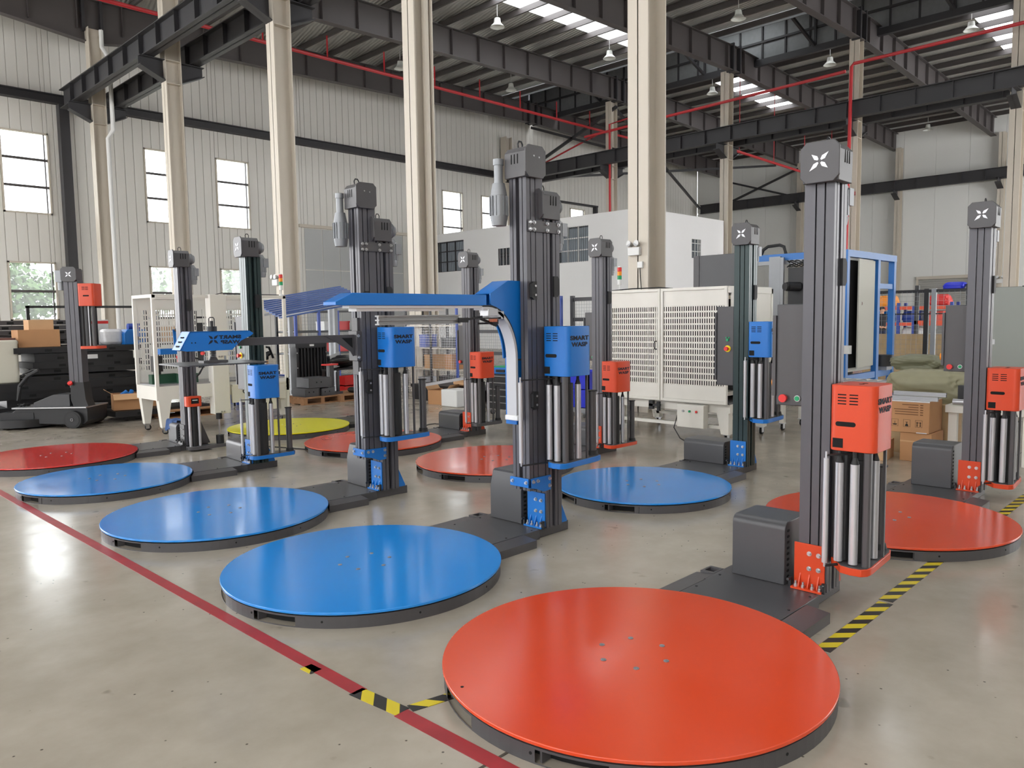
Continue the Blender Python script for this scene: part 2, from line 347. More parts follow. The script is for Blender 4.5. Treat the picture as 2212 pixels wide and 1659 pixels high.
# back wall
wb_ = struct('wall_back', MB().box(X2+0.08, X2+0.14, -14, YW, 0, 14.3), WALLB, 'tall white back wall')
for i in range(24):
    a = -13.6+i*2.0
    inst('panel', 'backpanel', lambda: MB().box(0, 0.07, 0.006, 1.994, 0, 9.9).box(0, 0.07, 0.006, 1.994, 9.94, 14.0), WALLB, wb_, (X2, a, 0))
dr2 = tag(root('door_2', (X2, 15.75, 0)), 'grey roller shutter door in the back wall', None, None, 'structure')
SHUT = mat('shutter_grey', (176, 174, 168), 0.4, metal=0.3)
for k in range(26): inst('slat', 'shutterslat', lambda: MB().prism([(-0.06,0),(-0.06,0.09),(-0.03,0.135),(0,0.135),(0,0)], 'y', -1.5, 1.5), SHUT, dr2, (0, 0, 0.1+k*0.14))
ob('guide_rail', MB().box(-0.1, 0, -1.62, -1.5, 0, 3.9).box(-0.1, 0, 1.5, 1.62, 0, 3.9).box(-0.14, 0, -1.62, 1.62, 3.75, 3.95), CREAMCOL, dr2)

wr = struct('wall_right', MB().box(-9, 26, -12.1, -12.0, 0, 14.6).box(26, X2, -12.1, -12.0, 0, 1.0).box(26, X2, -12.1, -12.0, 11.0, 14.6), WALLM, 'unseen panel wall on the near side, tall window band added to light the far hall')  # unseen wall added to cut side light; band sized to brighten the far end
for k in range(9): inst('mullion', 'rightpier2', lambda: MB().box(0, 0.6, -12.1, -12.0, 1.0, 11.0), WALLM, wr, (28+k*3.5, 0, 0))
wn = struct('wall_near', MB().box(-9.1, -9, -12, YW, 0, 1.4).box(-9.1, -9, -12, YW, 4.4, 6.0).box(-9.1, -9, -12, YW, 11.0, 14.6), WALLM, 'unseen panel wall behind the viewer, window bands added to let daylight in')  # unseen wall added to limit front light, openings sized for brightness
for k in range(12): inst('panel', 'nearpier', lambda: MB().box(-9.1, -9, 0, 1.9, 1.4, 4.4).box(-9.1, -9, 0, 1.9, 6.0, 11.0), WALLM, wn, (0, -12+k*4.0, 0))
# steel columns
def hcol(name, x, y, h, label, w=0.38, d=0.5, m=CREAMCOL, z0=0):
    mb = MB().box(-d/2, -d/2+0.025, -w/2, w/2, z0, h).box(d/2-0.025, d/2, -w/2, w/2, z0, h).box(-d/2, d/2, -0.01, 0.01, z0, h)
    o = struct(name, mb, m, label, loc=(x, y, 0)); return o
def corbel(col, side, zb, d=0.5, w=0.38):
    s = side
    ob('bracket', MB().prism([(s*d/2, zb-0.1), (s*d/2, zb+0.55), (s*(d/2+0.75), zb+0.55), (s*(d/2+0.75), zb+0.25)], 'y', -0.012, 0.012)
       .prism([(s*d/2, zb-0.1), (s*d/2, zb-0.07), (s*(d/2+0.75), zb+0.28), (s*(d/2+0.75), zb+0.25)], 'y', -0.17, 0.17)
       .box(*sorted((s*d/2, s*(d/2+0.75))), -0.17, 0.17, zb+0.53, zb+0.55), STEELD, col)
def stiff(col, zs, d=0.5, w=0.38):
    for z in zs: ob('stiffener', MB().box(-d/2+0.02, d/2-0.02, -w/2, w/2, z-0.01, z+0.01), CREAMCOL, col)
ROW1 = [(7.22, 'thick cream column behind the perforated white machine'), (12.9, 'cream column with a downspout left of the office'), (18.5, 'cream column between the windows and the grey door'),
        (25.2, 'cream column in front of a half covered window'), (32.0, 'brownish column at the panel wall with a white drainpipe')]
for y, lb in ROW1:
    c = hcol('steel_column', X0, y, roof_z(X0)+0.05, lb); corbel(c, -1, 9.2); corbel(c, 1, 9.2); stiff(c, (9.05, 9.75))
ROW2 = [(7.2, 'far cream column at the edge of the view'), (13.2, 'far cream column with red pipe behind the near mast'), (19.3, 'far cream column at the office corner'), (26.25, 'far cream column with red pipe above the office')]
for y, lb in ROW2:
    c = hcol('steel_column', X1, y, roof_z(X1)+0.05, lb, 0.42, 0.5); corbel(c, -1, 9.2); corbel(c, 1, 9.2); stiff(c, (9.05, 9.75))
for y, lb in [(12.5, 'slim cream column on the back wall near its end'), (18.6, 'slim cream column on the back wall beside the shutter'), (25.5, 'slim cream column on the back wall behind the blue mast')]:
    c = hcol('steel_column', X2-0.3, y, 12.7, lb, 0.36, 0.45); corbel(c, -1, 9.3)
for x_, lb in [(34.5, 'brown column at the panel wall above the office'), (50.5, 'brown column at the panel wall near the corner')]:
    hcol('steel_column', x_, YW-0.35, 12.6, lb, 0.5, 0.5)
# crane beams, along Y
def crane(x, y0, y1, label, zb=9.77, h=0.7, fw=0.34):
    mb = MB().box(-fw/2, fw/2, y0, y1, 0, 0.03).box(-fw/2, fw/2, y0, y1, h-0.03, h).box(-0.012, 0.012, y0, y1, 0, h)
    o = struct('crane_beam', mb, STEELD, label, loc=(x, 0, zb))
    y = y0+0.4
    while y < y1:
        inst('stiffener', 'crstiff%.2f' % fw, lambda: MB().box(-fw/2+0.02, fw/2-0.02, -0.008, 0.008, 0.03, h-0.03), STEELD, o, (0, y, 0)); y += 1.35
    return o
crane(X0-0.72, -6, 33.4, 'near dark crane beam crossing in front of the column'); crane(X0+0.72, -6, 33.4, 'second dark crane beam behind the column')
crane(X1-0.72, -2, 33.6, 'long dark crane beam crossing the hall at the far columns'); crane(X1+0.72, -2, 33.6, 'dark crane beam just behind the long far beam')
crane(X2-0.85, -2, 33.6, 'dark crane beam along the back wall')
# rafters, along X
FR = [(1.3, 'roof rafter above the near side of the hall'), (7.22, 'roof rafter at the thick column line'), (13.1, 'roof rafter over the right of the hall'), (18.95, 'roof rafter crossing the middle of the hall'), (25.8, 'roof rafter over the grey door line'), (32.2, 'roof rafter along the top of the panel wall')]
xs = [-7.0, X0-3, X0, X0+3, X1, X2]
def rb(x): return roof_z(x) - (0.45*max(0, 1-abs(x-X0)/3))
for y, lb in FR:
    mb = MB()
    for a, b in zip(xs[:-1], xs[1:]):
        za, zb = rb(a), rb(b); ta, tb = roof_z(a)+RD, roof_z(b)+RD
        for z0a, z0b, z1a, z1b, w in ((za, zb, za+0.03, zb+0.03, 0.16), (ta-0.03, tb-0.03, ta, tb, 0.16), (za, zb, ta, tb, 0.01)):
            mb.add([(a,-w,z0a),(b,-w,z0b),(b,w,z0b),(a,w,z0a),(a,-w,z1a),(b,-w,z1b),(b,w,z1b),(a,w,z1a)], [(0,3,2,1),(4,5,6,7),(0,1,5,4),(1,2,6,5),(2,3,7,6),(3,0,4,7)])
    o = struct('roof_beam', mb, STEEL, lb, loc=(0, y, 0))
    x = -6.0
    while x < X2-0.5:
        inst('stiffener', 'rafstiff', lambda: MB().box(-0.008, 0.008, -0.15, 0.15, 0.03, RD-0.03), STEEL, o, (x, 0, roof_z(x))); x += 1.6
    for xx in (X0-0.32, X0+0.32, X1-0.32, X1+0.32):
        inst('splice_plate', 'rafsplice', lambda: MB().box(-0.05, 0.05, -0.19, 0.19, -0.05, RD+0.1), STEELD, o, (xx, 0, roof_z(xx)))
# roof skin with skylight strips, purlins
PX = [-6.0+1.5*i for i in range(43)]; PX = [p for p in PX if p < X2-0.2]
SK = [(21.4, 22.8, 18.0, 32.0), (21.4, 22.8, 38.2, 47.5), (8.6, 10.0, 37.5, 46.0), (8.6, 10.0, 3.0, 30.0), (-4.0, -2.4, -4.0, 40.0), (15.2, 16.6, -5, 6.0), (27.5, 28.6, -5, 4.0)]
ys_ = sorted(set([-12.0, YW] + [s[0] for s in SK] + [s[1] for s in SK]))
mb = MB(); panes = []; PX = [-9.0, -7.5] + PX
MON = (X1-1.6, X1+2.2)
for a, b in zip(PX[:-1]+[PX[-1]], PX[1:]+[X2]):
    za, zb = roof_z(a)+RD+0.3, roof_z(b)+RD+0.3
    for c, d in zip(ys_[:-1], ys_[1:]):
        q = [(a,c,za),(b,c,zb),(b,d,zb),(a,d,za)]
        if any(s[0] <= c and d <= s[1] and s[2] <= a and b <= s[3] for s in SK): panes.append(q); continue
        if MON[0] < (a+b)/2 < MON[1]: continue
        k = len(mb.v); mb.v += q; mb.f.append((k, k+1, k+2, k+3))
ce = struct('ceiling', mb, FOIL, 'silver foil lined roof on dark purlins')
for q in panes:
    (a, c, za), (b, _, zb), (_, d, _), _ = q
    link('skylight_pane', MB().add([(0,0,0),(b-a,0,zb-za),(b-a,d-c,zb-za),(0,d-c,0)], [(0,1,2,3)]).mesh('skylight_pane'), SKYL, ce, (a, c, za))
def purlin():
    return MB().box(-0.035, -0.025, -12, YW-0.1, 0, 0.27).box(-0.035, 0.045, -12, YW-0.1, 0.26, 0.27).box(-0.115, -0.025, -12, YW-0.1, 0, 0.01)
for p in PX:
    if MON[0] < p < MON[1]: continue
    inst('purlin', 'purlin', purlin, STEEL, ce, (p, 0, roof_z(p)+RD+0.01))
# raised ridge monitor with silver sheet side
mz = roof_z(X1)+RD+0.25
MONM = mat('dull_silver_sheet', (128, 130, 132), 0.45, metal=0.3, var=0.15, scale=5)
ob('monitor_wall', MB().box(MON[1], MON[1]+0.03, -12, YW, mz-0.6, mz+1.6), MONM, ce); ob('monitor_wall', MB().box(MON[0]-0.03, MON[0], -12, YW, mz-0.3, mz+1.6), MONM, ce)
for yy in (-12.0, YW+0.02): ob('monitor_end', MB().box(MON[0]-1.6, MON[1]+1.6, yy, yy+0.03, mz-0.5, mz+1.62), CAST, ce)
ob('monitor_roof', MB().box(MON[0]-0.3, 34.3, -12, YW, mz+1.6, mz+1.63).box(35.5, MON[1]+0.3, -12, YW, mz+1.6, mz+1.63).box(34.3, 35.5, -12, 18.3, mz+1.6, mz+1.63).box(34.3, 35.5, 21.9, YW, mz+1.6, mz+1.63), FOIL, ce)
ob('monitor_pane', MB().box(34.3, 35.5, 18.3, 21.9, mz+1.6, mz+1.61), SKYL, ce)
y = -9.0
while y < YW:
    inst('monitor_post', 'monpost', lambda: MB().box(-0.07, 0, -0.04, 0.04, -0.5, 1.5), STEELD, ce, (MON[1], y, mz)); y += 1.2
ob('monitor_edge_beam', MB().box(MON[1]-0.2, MON[1]+0.02, -10, YW, mz-0.75, mz-0.45).box(MON[1]-0.12, MON[1]+0.02, -10, YW, mz+1.4, mz+1.52).box(MON[1]-0.1, MON[1], -10, YW, mz+0.35, mz+0.45), STEELD, ce)
for y in (1.3, 7.22, 13.1, 18.95, 25.8):
    ob('monitor_brace', MB().bar((MON[1]-0.1, y+2.8, mz-0.5), (MON[0]+0.6, y+3.6, mz+1.5), 0.12).bar((MON[1]-0.12, y+2.8, mz-0.5), (MON[1]-0.12, y+2.8, mz+1.5), 0.1), STEELD, ce)
# gable end sheet above the far rafter line and bracing
for i, (p0, p1) in enumerate([((X1+0.3, 26.2, 12.9), (X2-3, 32.4, 9.9)), ((X2-3, 26.2, 12.3), (X1+3, 32.4, 10.4)), ((X2-0.5, 25.6, 12.3), (X2-0.5, 32.0, 10.2)), ((X2-0.5, 32.0, 12.3), (X2-0.5, 25.6, 10.2)), ((X1, 25.9, 10.6), (X1, 32.2, 12.9)), ((X1, 25.9, 12.9), (X1, 32.2, 10.6))]):
    struct('brace_beam', MB().bar(p0, p1, 0.14, 0.14), STEELD, ['diagonal roof brace from the far columns', 'crossing roof brace near the back wall', 'diagonal brace on the back wall', 'crossing brace on the back wall', 'diagonal brace at the far column row', 'crossing brace at the far column row'][i])

# office block
OX, OY, OZ = 27.5, 19.25, 6.12
of = tag(root('office_block', (OX, OY, 0)), 'white plastered office block with barred windows', 'office')
OW = [(30.4-OY, 32.5-OY, 4.08, 5.68), (26.92-OY, 27.83-OY, 4.18, 5.02), (22.05-OY, 23.9-OY, 4.05, 5.67)]
LY = YW-0.05-OY; LX = X1-0.3-OX
ys2 = sorted([0, LY]+[v for w in OW for v in w[:2]]); mbw = MB()
for a, b in zip(ys2[:-1], ys2[1:]):
    h = [w for w in OW if abs(w[0]-a) < 1e-4]
    if h: mbw.box(0, 0.2, a, b, 0, h[0][2]).box(0, 0.2, a, b, h[0][3], OZ)
    else: mbw.box(0, 0.2, a, b, 0, OZ)
ob('wall_front', mbw, OFFICE, of)
w4 = (31.6-OX, 32.4-OX, 4.2, 5.07)
ob('wall_side', MB().box(0.2, w4[0], 0, 0.2, 0, OZ).box(w4[1], LX, 0, 0.2, 0, OZ).box(w4[0], w4[1], 0, 0.2, 0, w4[2]).box(w4[0], w4[1], 0, 0.2, w4[3], OZ), OFFICE, of)
ob('roof_slab', MB().box(0.2, LX, 0.2, LY, 5.7, 5.8), OFFICE, of)
DKW = mat('dark_window_interior', (70, 76, 82), 0.3)
CURT = mat('grey_blue_curtain', (150, 158, 166), 0.8)
for i, (a, b, z0, z1) in enumerate(OW):
    w = ob('window', MB().box(0.14, 0.16, a, b, z0, z1), DKW, of)
    n = 3 if i != 1 else 2
    fr = MB()
    for k in range(n+1): fr.box(0.02, 0.08, a+(b-a)*k/n-0.025, a+(b-a)*k/n+0.025, z0, z1)
    for zz in (z0, z0+(z1-z0)*0.33 if n == 3 else (z0+z1)/2, z0+(z1-z0)*0.67, z1): fr.box(0.02, 0.08, a, b, zz-0.025, zz+0.025)
    ob('window_frame', fr, WHITEP if i == 2 else STEELD, w)
    if i != 1:
        for k in range(14): inst('curtain_fold', 'cfold', lambda: MB().cyl((0,0,0), (0,0,1.5), 0.055, n=6), CURT, w, (0.1, a+0.07+k*(b-a-0.14)/13*0.9, z0+0.03))
        for k in range(16): inst('bar', 'obar', lambda: MB().cyl((0,0,0), (0,0,1.6), 0.008, n=5), STEELD if i == 0 else WHITEP, w, (0.0, a+(b-a)*(k+0.5)/16, z0))
    else:
        for k in range(4): ob('bar', MB().box(0.0, 0.02, a+(b-a)*(k+0.5)/4-0.01, a+(b-a)*(k+0.5)/4+0.01, z0, z1), WHITEP, w)
w = ob('window', MB().box(w4[0], w4[1], 0.14, 0.16, w4[2], w4[3]), DKW, of)
ob('window_frame', MB().box(w4[0], w4[1], 0.02, 0.05, w4[2]+0.3, w4[2]+0.33).box(w4[0], w4[1], 0.02, 0.05, w4[3]-0.2, w4[3]-0.17).box(w4[0]+0.3, w4[0]+0.33, 0.02, 0.05, w4[2], w4[3]).box(w4[0]+0.55, w4[0]+0.58, 0.02, 0.05, w4[2], w4[3]), WHITEP, w)

# pipes and downspouts
def pipe(name, path, r, m, label, cat='pipe', n=8): return tag(ob(name, MB().tube(path, r, n), m), label, cat)
p = pipe('sprinkler_pipe', [(-4, 27.6, 12.05), (40.5, 27.6, 12.05)], 0.07, REDPIPE, 'long red sprinkler main running under the roof of the left bays')
for k in range(13): inst('hanger', 'pipehang', lambda: MB().cyl((0,0,0), (0,0,0.9), 0.03, n=6), REDPIPE, p, (1.0+k*2.8, 27.6, 12.05))
p = pipe('sprinkler_pipe', [(33.9, 27.4, 11.4), (33.9, 13.3, 11.7)], 0.07, REDPIPE, 'red sprinkler pipe crossing behind the thick column')
p = pipe('sprinkler_pipe', [(33.75, 13.1, 0.1), (33.75, 13.0, 11.8), (33.75, 12.9, 11.9), (33.75, -4, 12.0)], 0.07, REDPIPE, 'red riser pipe down the far column beside the near mast')
ob('pipe_clamp', MB().box(33.68, 34.5, 13.0, 13.2, 6.6, 6.75), mat('rusty_clamp', (120, 40, 36), 0.7), p)
pipe('sprinkler_pipe', [(34.3, 26.0, 5.9), (34.3, 26.0, 11.9), (34.3, 24.5, 12.0)], 0.06, REDPIPE, 'red riser pipe above the white office roof')
pipe('sprinkler_pipe', [(35.5, 27.6, 11.9), (35.5, 30.5, 11.2), (36.5, 33.6, 10.9)], 0.05, REDPIPE, 'thin red pipe branch near the top of the panel wall')
pipe('sprinkler_pipe', [(36.5, 20.6, 10.2), (52.0, 20.6, 10.0)], 0.07, REDPIPE, 'red pipe in the far bay behind the office')
for k in range(4): ob('hanger', MB().cyl((38.5+k*4, 20.6, 10.2), (38.5+k*4, 20.6, roof_z(38.5+k*4)+RD+0.2), 0.02, n=6), REDPIPE, [o for o in C.objects if o.get('label') == 'red pipe in the far bay behind the office'][0])
pipe('downspout', [(X0+0.12, 12.80, 0), (X0+0.12, 12.80, 12.3)], 0.075, CREAMCOL, 'cream downspout on the column left of the office', n=10)
pipe('downspout', [(X0+0.15, 31.55, 0), (X0+0.15, 31.55, 8.5), (X0+0.3, 31.4, 8.8), (X0+0.3, 31.4, 11.4), (X0+0.1, 31.5, 11.8), (X0+0.1, 31.5, 12.4)], 0.08, WHITEP, 'white drainpipe with an offset at the wall column', n=10)

# high bay lamps
def lamp(x, y, z, label):
    r = root('high_bay_lamp', (x, y, z), 0, label, 'lamp', 'high bay lamps under the roof')
    inst('shade', 'lampshade', lambda: MB().cyl((0,0,0), (0,0,0.15), 0.30, 0.15, 20, cap=False).cyl((0,0,0.0), (0,0,0.15), 0.285, 0.135, 20, cap=False), LAMPW, r, (0,0,0))
    inst('housing', 'lamphouse', lambda: MB().cyl((0,0,0.15), (0,0,0.34), 0.15, 0.12, 14), LAMPW, r, (0,0,0))
    inst('diffuser', 'lampdiff', lambda: MB().cyl((0,0,0.1), (0,0,0.11), 0.16, n=16), WHITEP, r, (0,0,0))
    h = roof_z(x)+RD+0.1-z
    ob('hanging_rod', MB().cyl((0,0,0.42), (0,0,h), 0.015, n=6), WHITEP, r)
for x, y, z, lb in [(20.3, 20.4, 11.9, 'bright white bell lamp hanging nearest the skylight strip'), (26.0, 19.7, 11.9, 'bell lamp hanging left of the thick column top'), (26.0, 14.0, 11.9, 'bell lamp below the ridge skylight'), (26.2, 25.5, 11.9, 'bell lamp just under the red sprinkler main'),
                    (20.6, 26.5, 11.9, 'bell lamp beside the cream downspout column'), (33.5, 13.8, 11.9, 'small bell lamp left of the red riser column'), (49.0, 14.5, 11.8, 'bell lamp in the dark far bay'), (33.6, 19.4, 11.9, 'dim bell lamp in front of the far column'), (33.4, 8.5, 11.9, 'bell lamp beside the bright skylight squares')]:
    lamp(x*1.115, y*1.115, z+1.3, lb)

# emergency lights
def emergency(x, y, z, label, face='x', s=1.0):
    r = root('emergency_light', (x, y, z), 0 if face == 'x' else math.pi/2, label, 'emergency light', 'twin spot emergency lights'); r.scale = (s, s, s)
    ob('box', MB().box(-0.07, 0, -0.11, 0.11, 0, 0.13), WHITEP, r, bevel=0.008)
    for sy in (-1, 1):
        l = ob('spot', MB().cyl((-0.02, sy*0.065, 0.17), (-0.1, sy*0.075, 0.19), 0.032, 0.05, 16), CHROME, r)
        ob('spot_lens', MB().cyl((-0.1, sy*0.075, 0.19), (-0.104, sy*0.075, 0.19), 0.045, n=16), WHITEP, l)
emergency(X0-0.25, 7.26, 2.5, 'twin spot emergency light on the thick cream column')
emergency(X0-0.25, 18.62, 2.48, 'twin spot emergency light on the column by the signal tower', s=1.2)
emergency(X2-0.55, 12.3, 3.3, 'emergency light on the back wall column at far right', s=2.0)
emergency(X2-0.55, 18.7, 2.35, 'small emergency light on the back wall beside the shutter', s=1.6)
t = tag(ob('power_socket', MB().box(-0.04, 0, -0.05, 0.05, 0, 0.1), WHITEP, loc=(X0-0.25, 7.16, 2.3), bevel=0.006), 'small white socket box under the emergency light', 'socket')
tag(ob('power_cable', MB().tube([(X0-0.28, 7.16, 2.3), (X0-0.28, 7.15, 2.15), (X0-0.28, 7.13, 1.9), (X0-0.3, 7.14, 1.7)], 0.008, 6), DARK), 'black cable hanging from the white socket', 'cable')

# floor tape
def tape(name, x0, y0, x1, y1, w, m, label, cat='floor tape'):
    d = Vector((x1-x0, y1-y0, 0)); L_ = d.length
    return tag(ob(name, MB().box(0, L_, -w/2, w/2, 0.0005, 0.0025), m, loc=(x0, y0, 0), rot=(0, 0, math.atan2(d.y, d.x))), label, cat)
tape('floor_tape', 1.80, 0.6, 1.755, 2.36, 0.068, REDTAPE, 'bright red floor tape in the near corner')
tape('floor_tape', 1.745, 2.62, 1.68, 9.6, 0.066, REDTAPE, 'worn red floor tape running past the turntables')
tape('hazard_tape', 1.735, 2.64, 1.765, 2.36, 0.072, HAZ, 'short black and yellow tape patch on the red line')
tape('hazard_tape', 1.80, 2.36, 2.02, 2.31, 0.055, HAZ, 'short hazard tape leading to the near orange turntable')
tape('hazard_tape', 3.42, 1.39, 4.22, 1.385, 0.072, HAZ, 'hazard tape stretch beside the near orange mast base')
tape('hazard_tape', 4.25, 1.395, 5.35, 1.40, 0.072, HAZ, 'hazard tape stretch running under the far orange turntable')
tape('hazard_tape', 6.5, 1.38, 9.0, 1.37, 0.072, HAZ, 'hazard tape stretch at the edge of the view')
tape('hazard_tape', 1.72, 2.92, 1.715, 3.0, 0.06, HAZ, 'tiny black tape scrap on the red line')
JOINT = mat('floor_joint', (70, 64, 56), 0.9)
struct('trim_4', MB().box(-6, 30, -0.006, 0.006, 0.0003, 0.0015), JOINT, 'thin saw cut joint across the floor', loc=(0, 1.86, 0))

# ------------------------------------------------------------------ stretch wrapping machines
def bolt_x(): return MB().cyl((0,0,0), (-0.004,0,0), 0.013, n=12).cyl((-0.004,0,0), (-0.014,0,0), 0.009, n=6)
def bolt_y(): return MB().cyl((0,0,0), (0,-0.004,0), 0.013, n=12).cyl((0,-0.004,0), (0,-0.014,0), 0.009, n=6)
def bolt_z(): return MB().cyl((0,0,0), (0,0,0.003), 0.012, n=14).cyl((0,0,0.003), (0,0,0.0045), 0.006, n=6)
def notched(x0, x1, y0, y1, fr, rt, lf, bk):
    """rectangle with T-slot notches: fr on the -x side (y,w,d), rt on the -y side (x,w,d), lf on +y, bk on +x"""
    p = [(x0, y0)]
    for c, w, d in sorted(rt): p += [(c-w/2, y0), (c-w/2, y0+d), (c+w/2, y0+d), (c+w/2, y0)]
    p.append((x1, y0))
    for c, w, d in sorted(bk): p += [(x1, c-w/2), (x1-d, c-w/2), (x1-d, c+w/2), (x1, c+w/2)]
    p.append((x1, y1))
    for c, w, d in sorted(lf, reverse=True): p += [(c+w/2, y1), (c+w/2, y1-d), (c-w/2, y1-d), (c-w/2, y1)]
    p.append((x0, y1))
    for c, w, d in sorted(fr, reverse=True): p += [(x0, c+w/2), (x0+d, c+w/2), (x0+d, c-w/2), (x0, c-w/2)]
    return p
def mast_std():
    pts = notched(1.315, 1.475, -0.30, -0.145, [(-0.205, 0.008, 0.02), (-0.252, 0.008, 0.02)], [(1.345, 0.007, 0.02), (1.39, 0.03, 0.04), (1.435, 0.007, 0.02)], [(1.36, 0.008, 0.02), (1.43, 0.008, 0.02)], [(-0.19, 0.008, 0.02), (-0.25, 0.008, 0.02)])
    return MB().prism(pts, 'z', 0.068, 2.205)
def mast_tall():
    pts = notched(1.145, 1.305, -0.30, -0.145, [(-0.175, 0.007, 0.02), (-0.22, 0.032, 0.04), (-0.265, 0.007, 0.02)], [(1.185, 0.008, 0.02), (1.232, 0.008, 0.02)], [(1.2, 0.008, 0.02)], [])
    return MB().prism(pts, 'z', 0.36, 2.47)
def petal(a, l0, l1, w):
    c, s = math.cos(a), math.sin(a); m = l0+(l1-l0)*0.34
    q = [(l0, -0.004), (m, -w), (l1, 0), (m, w), (l0, 0.004)]
    return [(c*u - s*v, s*u + c*v) for u, v in q]
def logo_x():
    mb = MB()
    for a, l in ((42, 0.062), (138, 0.055), (222, 0.068), (318, 0.058)):
        mb.prism([(-u, v) for u, v in petal(math.radians(a), 0.010, l, 0.011)], 'x', -0.0015, 0.001)
    return mb
def motor_body():
    mb = MB().cyl((0,0,0), (0,0,-0.16), 0.052, n=18).cyl((0,0,-0.16), (0,0,-0.2), 0.056, 0.05, n=18).cyl((0,0,0), (0,0,0.03), 0.045, 0.03, n=14)
    for k in range(16):
        t = 2*math.pi*k/16; mb.bar((0.055*math.cos(t), 0.055*math.sin(t), -0.02), (0.055*math.cos(t), 0.055*math.sin(t), -0.15), 0.004, 0.01)
    return mb
def head_std(r, motor=True):
    h = ob('mast_head', MB().prism([(-0.148,2.2),(-0.332,2.2),(-0.335,2.36),(-0.305,2.392),(-0.175,2.392),(-0.145,2.36)], 'x', 1.278, 1.45), CHAR, r, bevel=0.004)
    ob('face_plate', MB().prism(octo(-0.34, -0.14, 2.197, 2.402, 0.03), 'x', 1.264, 1.278), CHAR, h, bevel=0.003)
    inst('logo', 'logo_x', logo_x, LOGO_W, h, (1.263, -0.24, 2.303))
    for x in (1.35, 1.377, 1.404): inst('vent_slot', 'headslot', lambda: MB().prism(rrect(-0.005, 0.005, -0.032, 0.032, 0.0045, 3), 'y', -0.001, 0.003), VOID, h, (x, -0.3345, 2.325))
    inst('lifting_eye', 'eye', lambda: MB().tube([(-0.016,0,0),(-0.018,0,0.03),(-0.009,0,0.046),(0.009,0,0.046),(0.018,0,0.03),(0.016,0,0)], 0.004, 6), BLACK, h, (1.37, -0.24, 2.39))
    if motor:
        g = ob('gearbox', MB().cyl((1.45,-0.24,2.3), (1.50,-0.24,2.3), 0.062, n=20).cyl((1.50,-0.24,2.3), (1.53,-0.24,2.3), 0.062, 0.045, n=20), CAST, r)
        for k in range(4): inst('gear_rib', 'gearrib', lambda: MB().cyl((0,0,0), (0.006,0,0), 0.066, n=20), CAST, g, (1.458+k*0.012, -0.24, 2.3))
        m = link('motor', shared('motor_body', motor_body), CAST, r, (1.50, -0.24, 2.2))
        ob('terminal_box', MB().box(1.51, 1.565, -0.30, -0.21, 2.1, 2.19), CAST, m).matrix_parent_inverse = Matrix.Translation((-1.50, 0.24, -2.2))
LOGO_W = mat('brushed_logo_steel', (222, 222, 226), 0.35, metal=0.2)

def skirt(R):
    mb = MB(); r = R-0.006; n = 96
    def pocket(a): a = abs(((a+180) % 360)-180); return 150 <= a <= 168
    for i in range(n):
        a0, a1 = 360*i/n, 360*(i+1)/n
        c0, s0, c1, s1 = math.cos(math.radians(a0)), math.sin(math.radians(a0)), math.cos(math.radians(a1)), math.sin(math.radians(a1))
        def q(z0, z1, rr=r): mb.add([(c0*rr,s0*rr,z0),(c1*rr,s1*rr,z0),(c1*rr,s1*rr,z1),(c0*rr,s0*rr,z1)], [(0,1,2,3)])
        if pocket((a0+a1)/2): q(0.0, 0.006); q(0.053, 0.062)
        else: q(0.0, 0.062)
        mb.add([(c0*r,s0*r,0.062),(c1*r,s1*r,0.062),(c1*(r-0.03),s1*(r-0.03),0.062),(c0*(r-0.03),s0*(r-0.03),0.062)], [(0,1,2,3)])
    return mb
def table(r, R, col, hole=False):
    d = ob('turntable_disc', MB().cyl((0,0,0.070), (0,0,0.085), R, n=128), col, r, bevel=0.003)
    s = link('skirt', shared('skirt%.2f' % R, lambda: skirt(R)), CHAR, r)
    ob('inner_drum', MB().cyl((0,0,0.004), (0,0,0.069), R-0.06, n=64), VOID, s)
    for sy in (-1, 1):
        ob('fork_pocket', MB().box(-R*0.955, -R*0.5, sy*0.175-0.005, sy*0.175+0.005, 0.004, 0.055), CHAR, s); ob('fork_pocket', MB().box(-R*0.84, -R*0.5, sy*0.40-0.005, sy*0.40+0.005, 0.004, 0.055), CHAR, s)
    for k in range(6):
        a = math.radians(-20+60*k); inst('bolt', 'bolt_z', bolt_z, CAST, d, (0.152*math.cos(a), 0.152*math.sin(a), 0.085))
    if hole: inst('drain_hole', 'dhole', lambda: MB().cyl((0,0,0), (0,0,0.0008), 0.007, n=12), VOID, d, (-0.712, 0.315, 0.085))
    for a in (-170, -140, -105, -70, 30, 70): inst('set_screw', 'setscrew', lambda: MB().cyl((0,0,0), (0.003,0,0), 0.006, n=10), VOID, s, ((R-0.008)*math.cos(math.radians(a)), (R-0.008)*math.sin(math.radians(a)), 0.035), (0, 0, math.radians(a)))
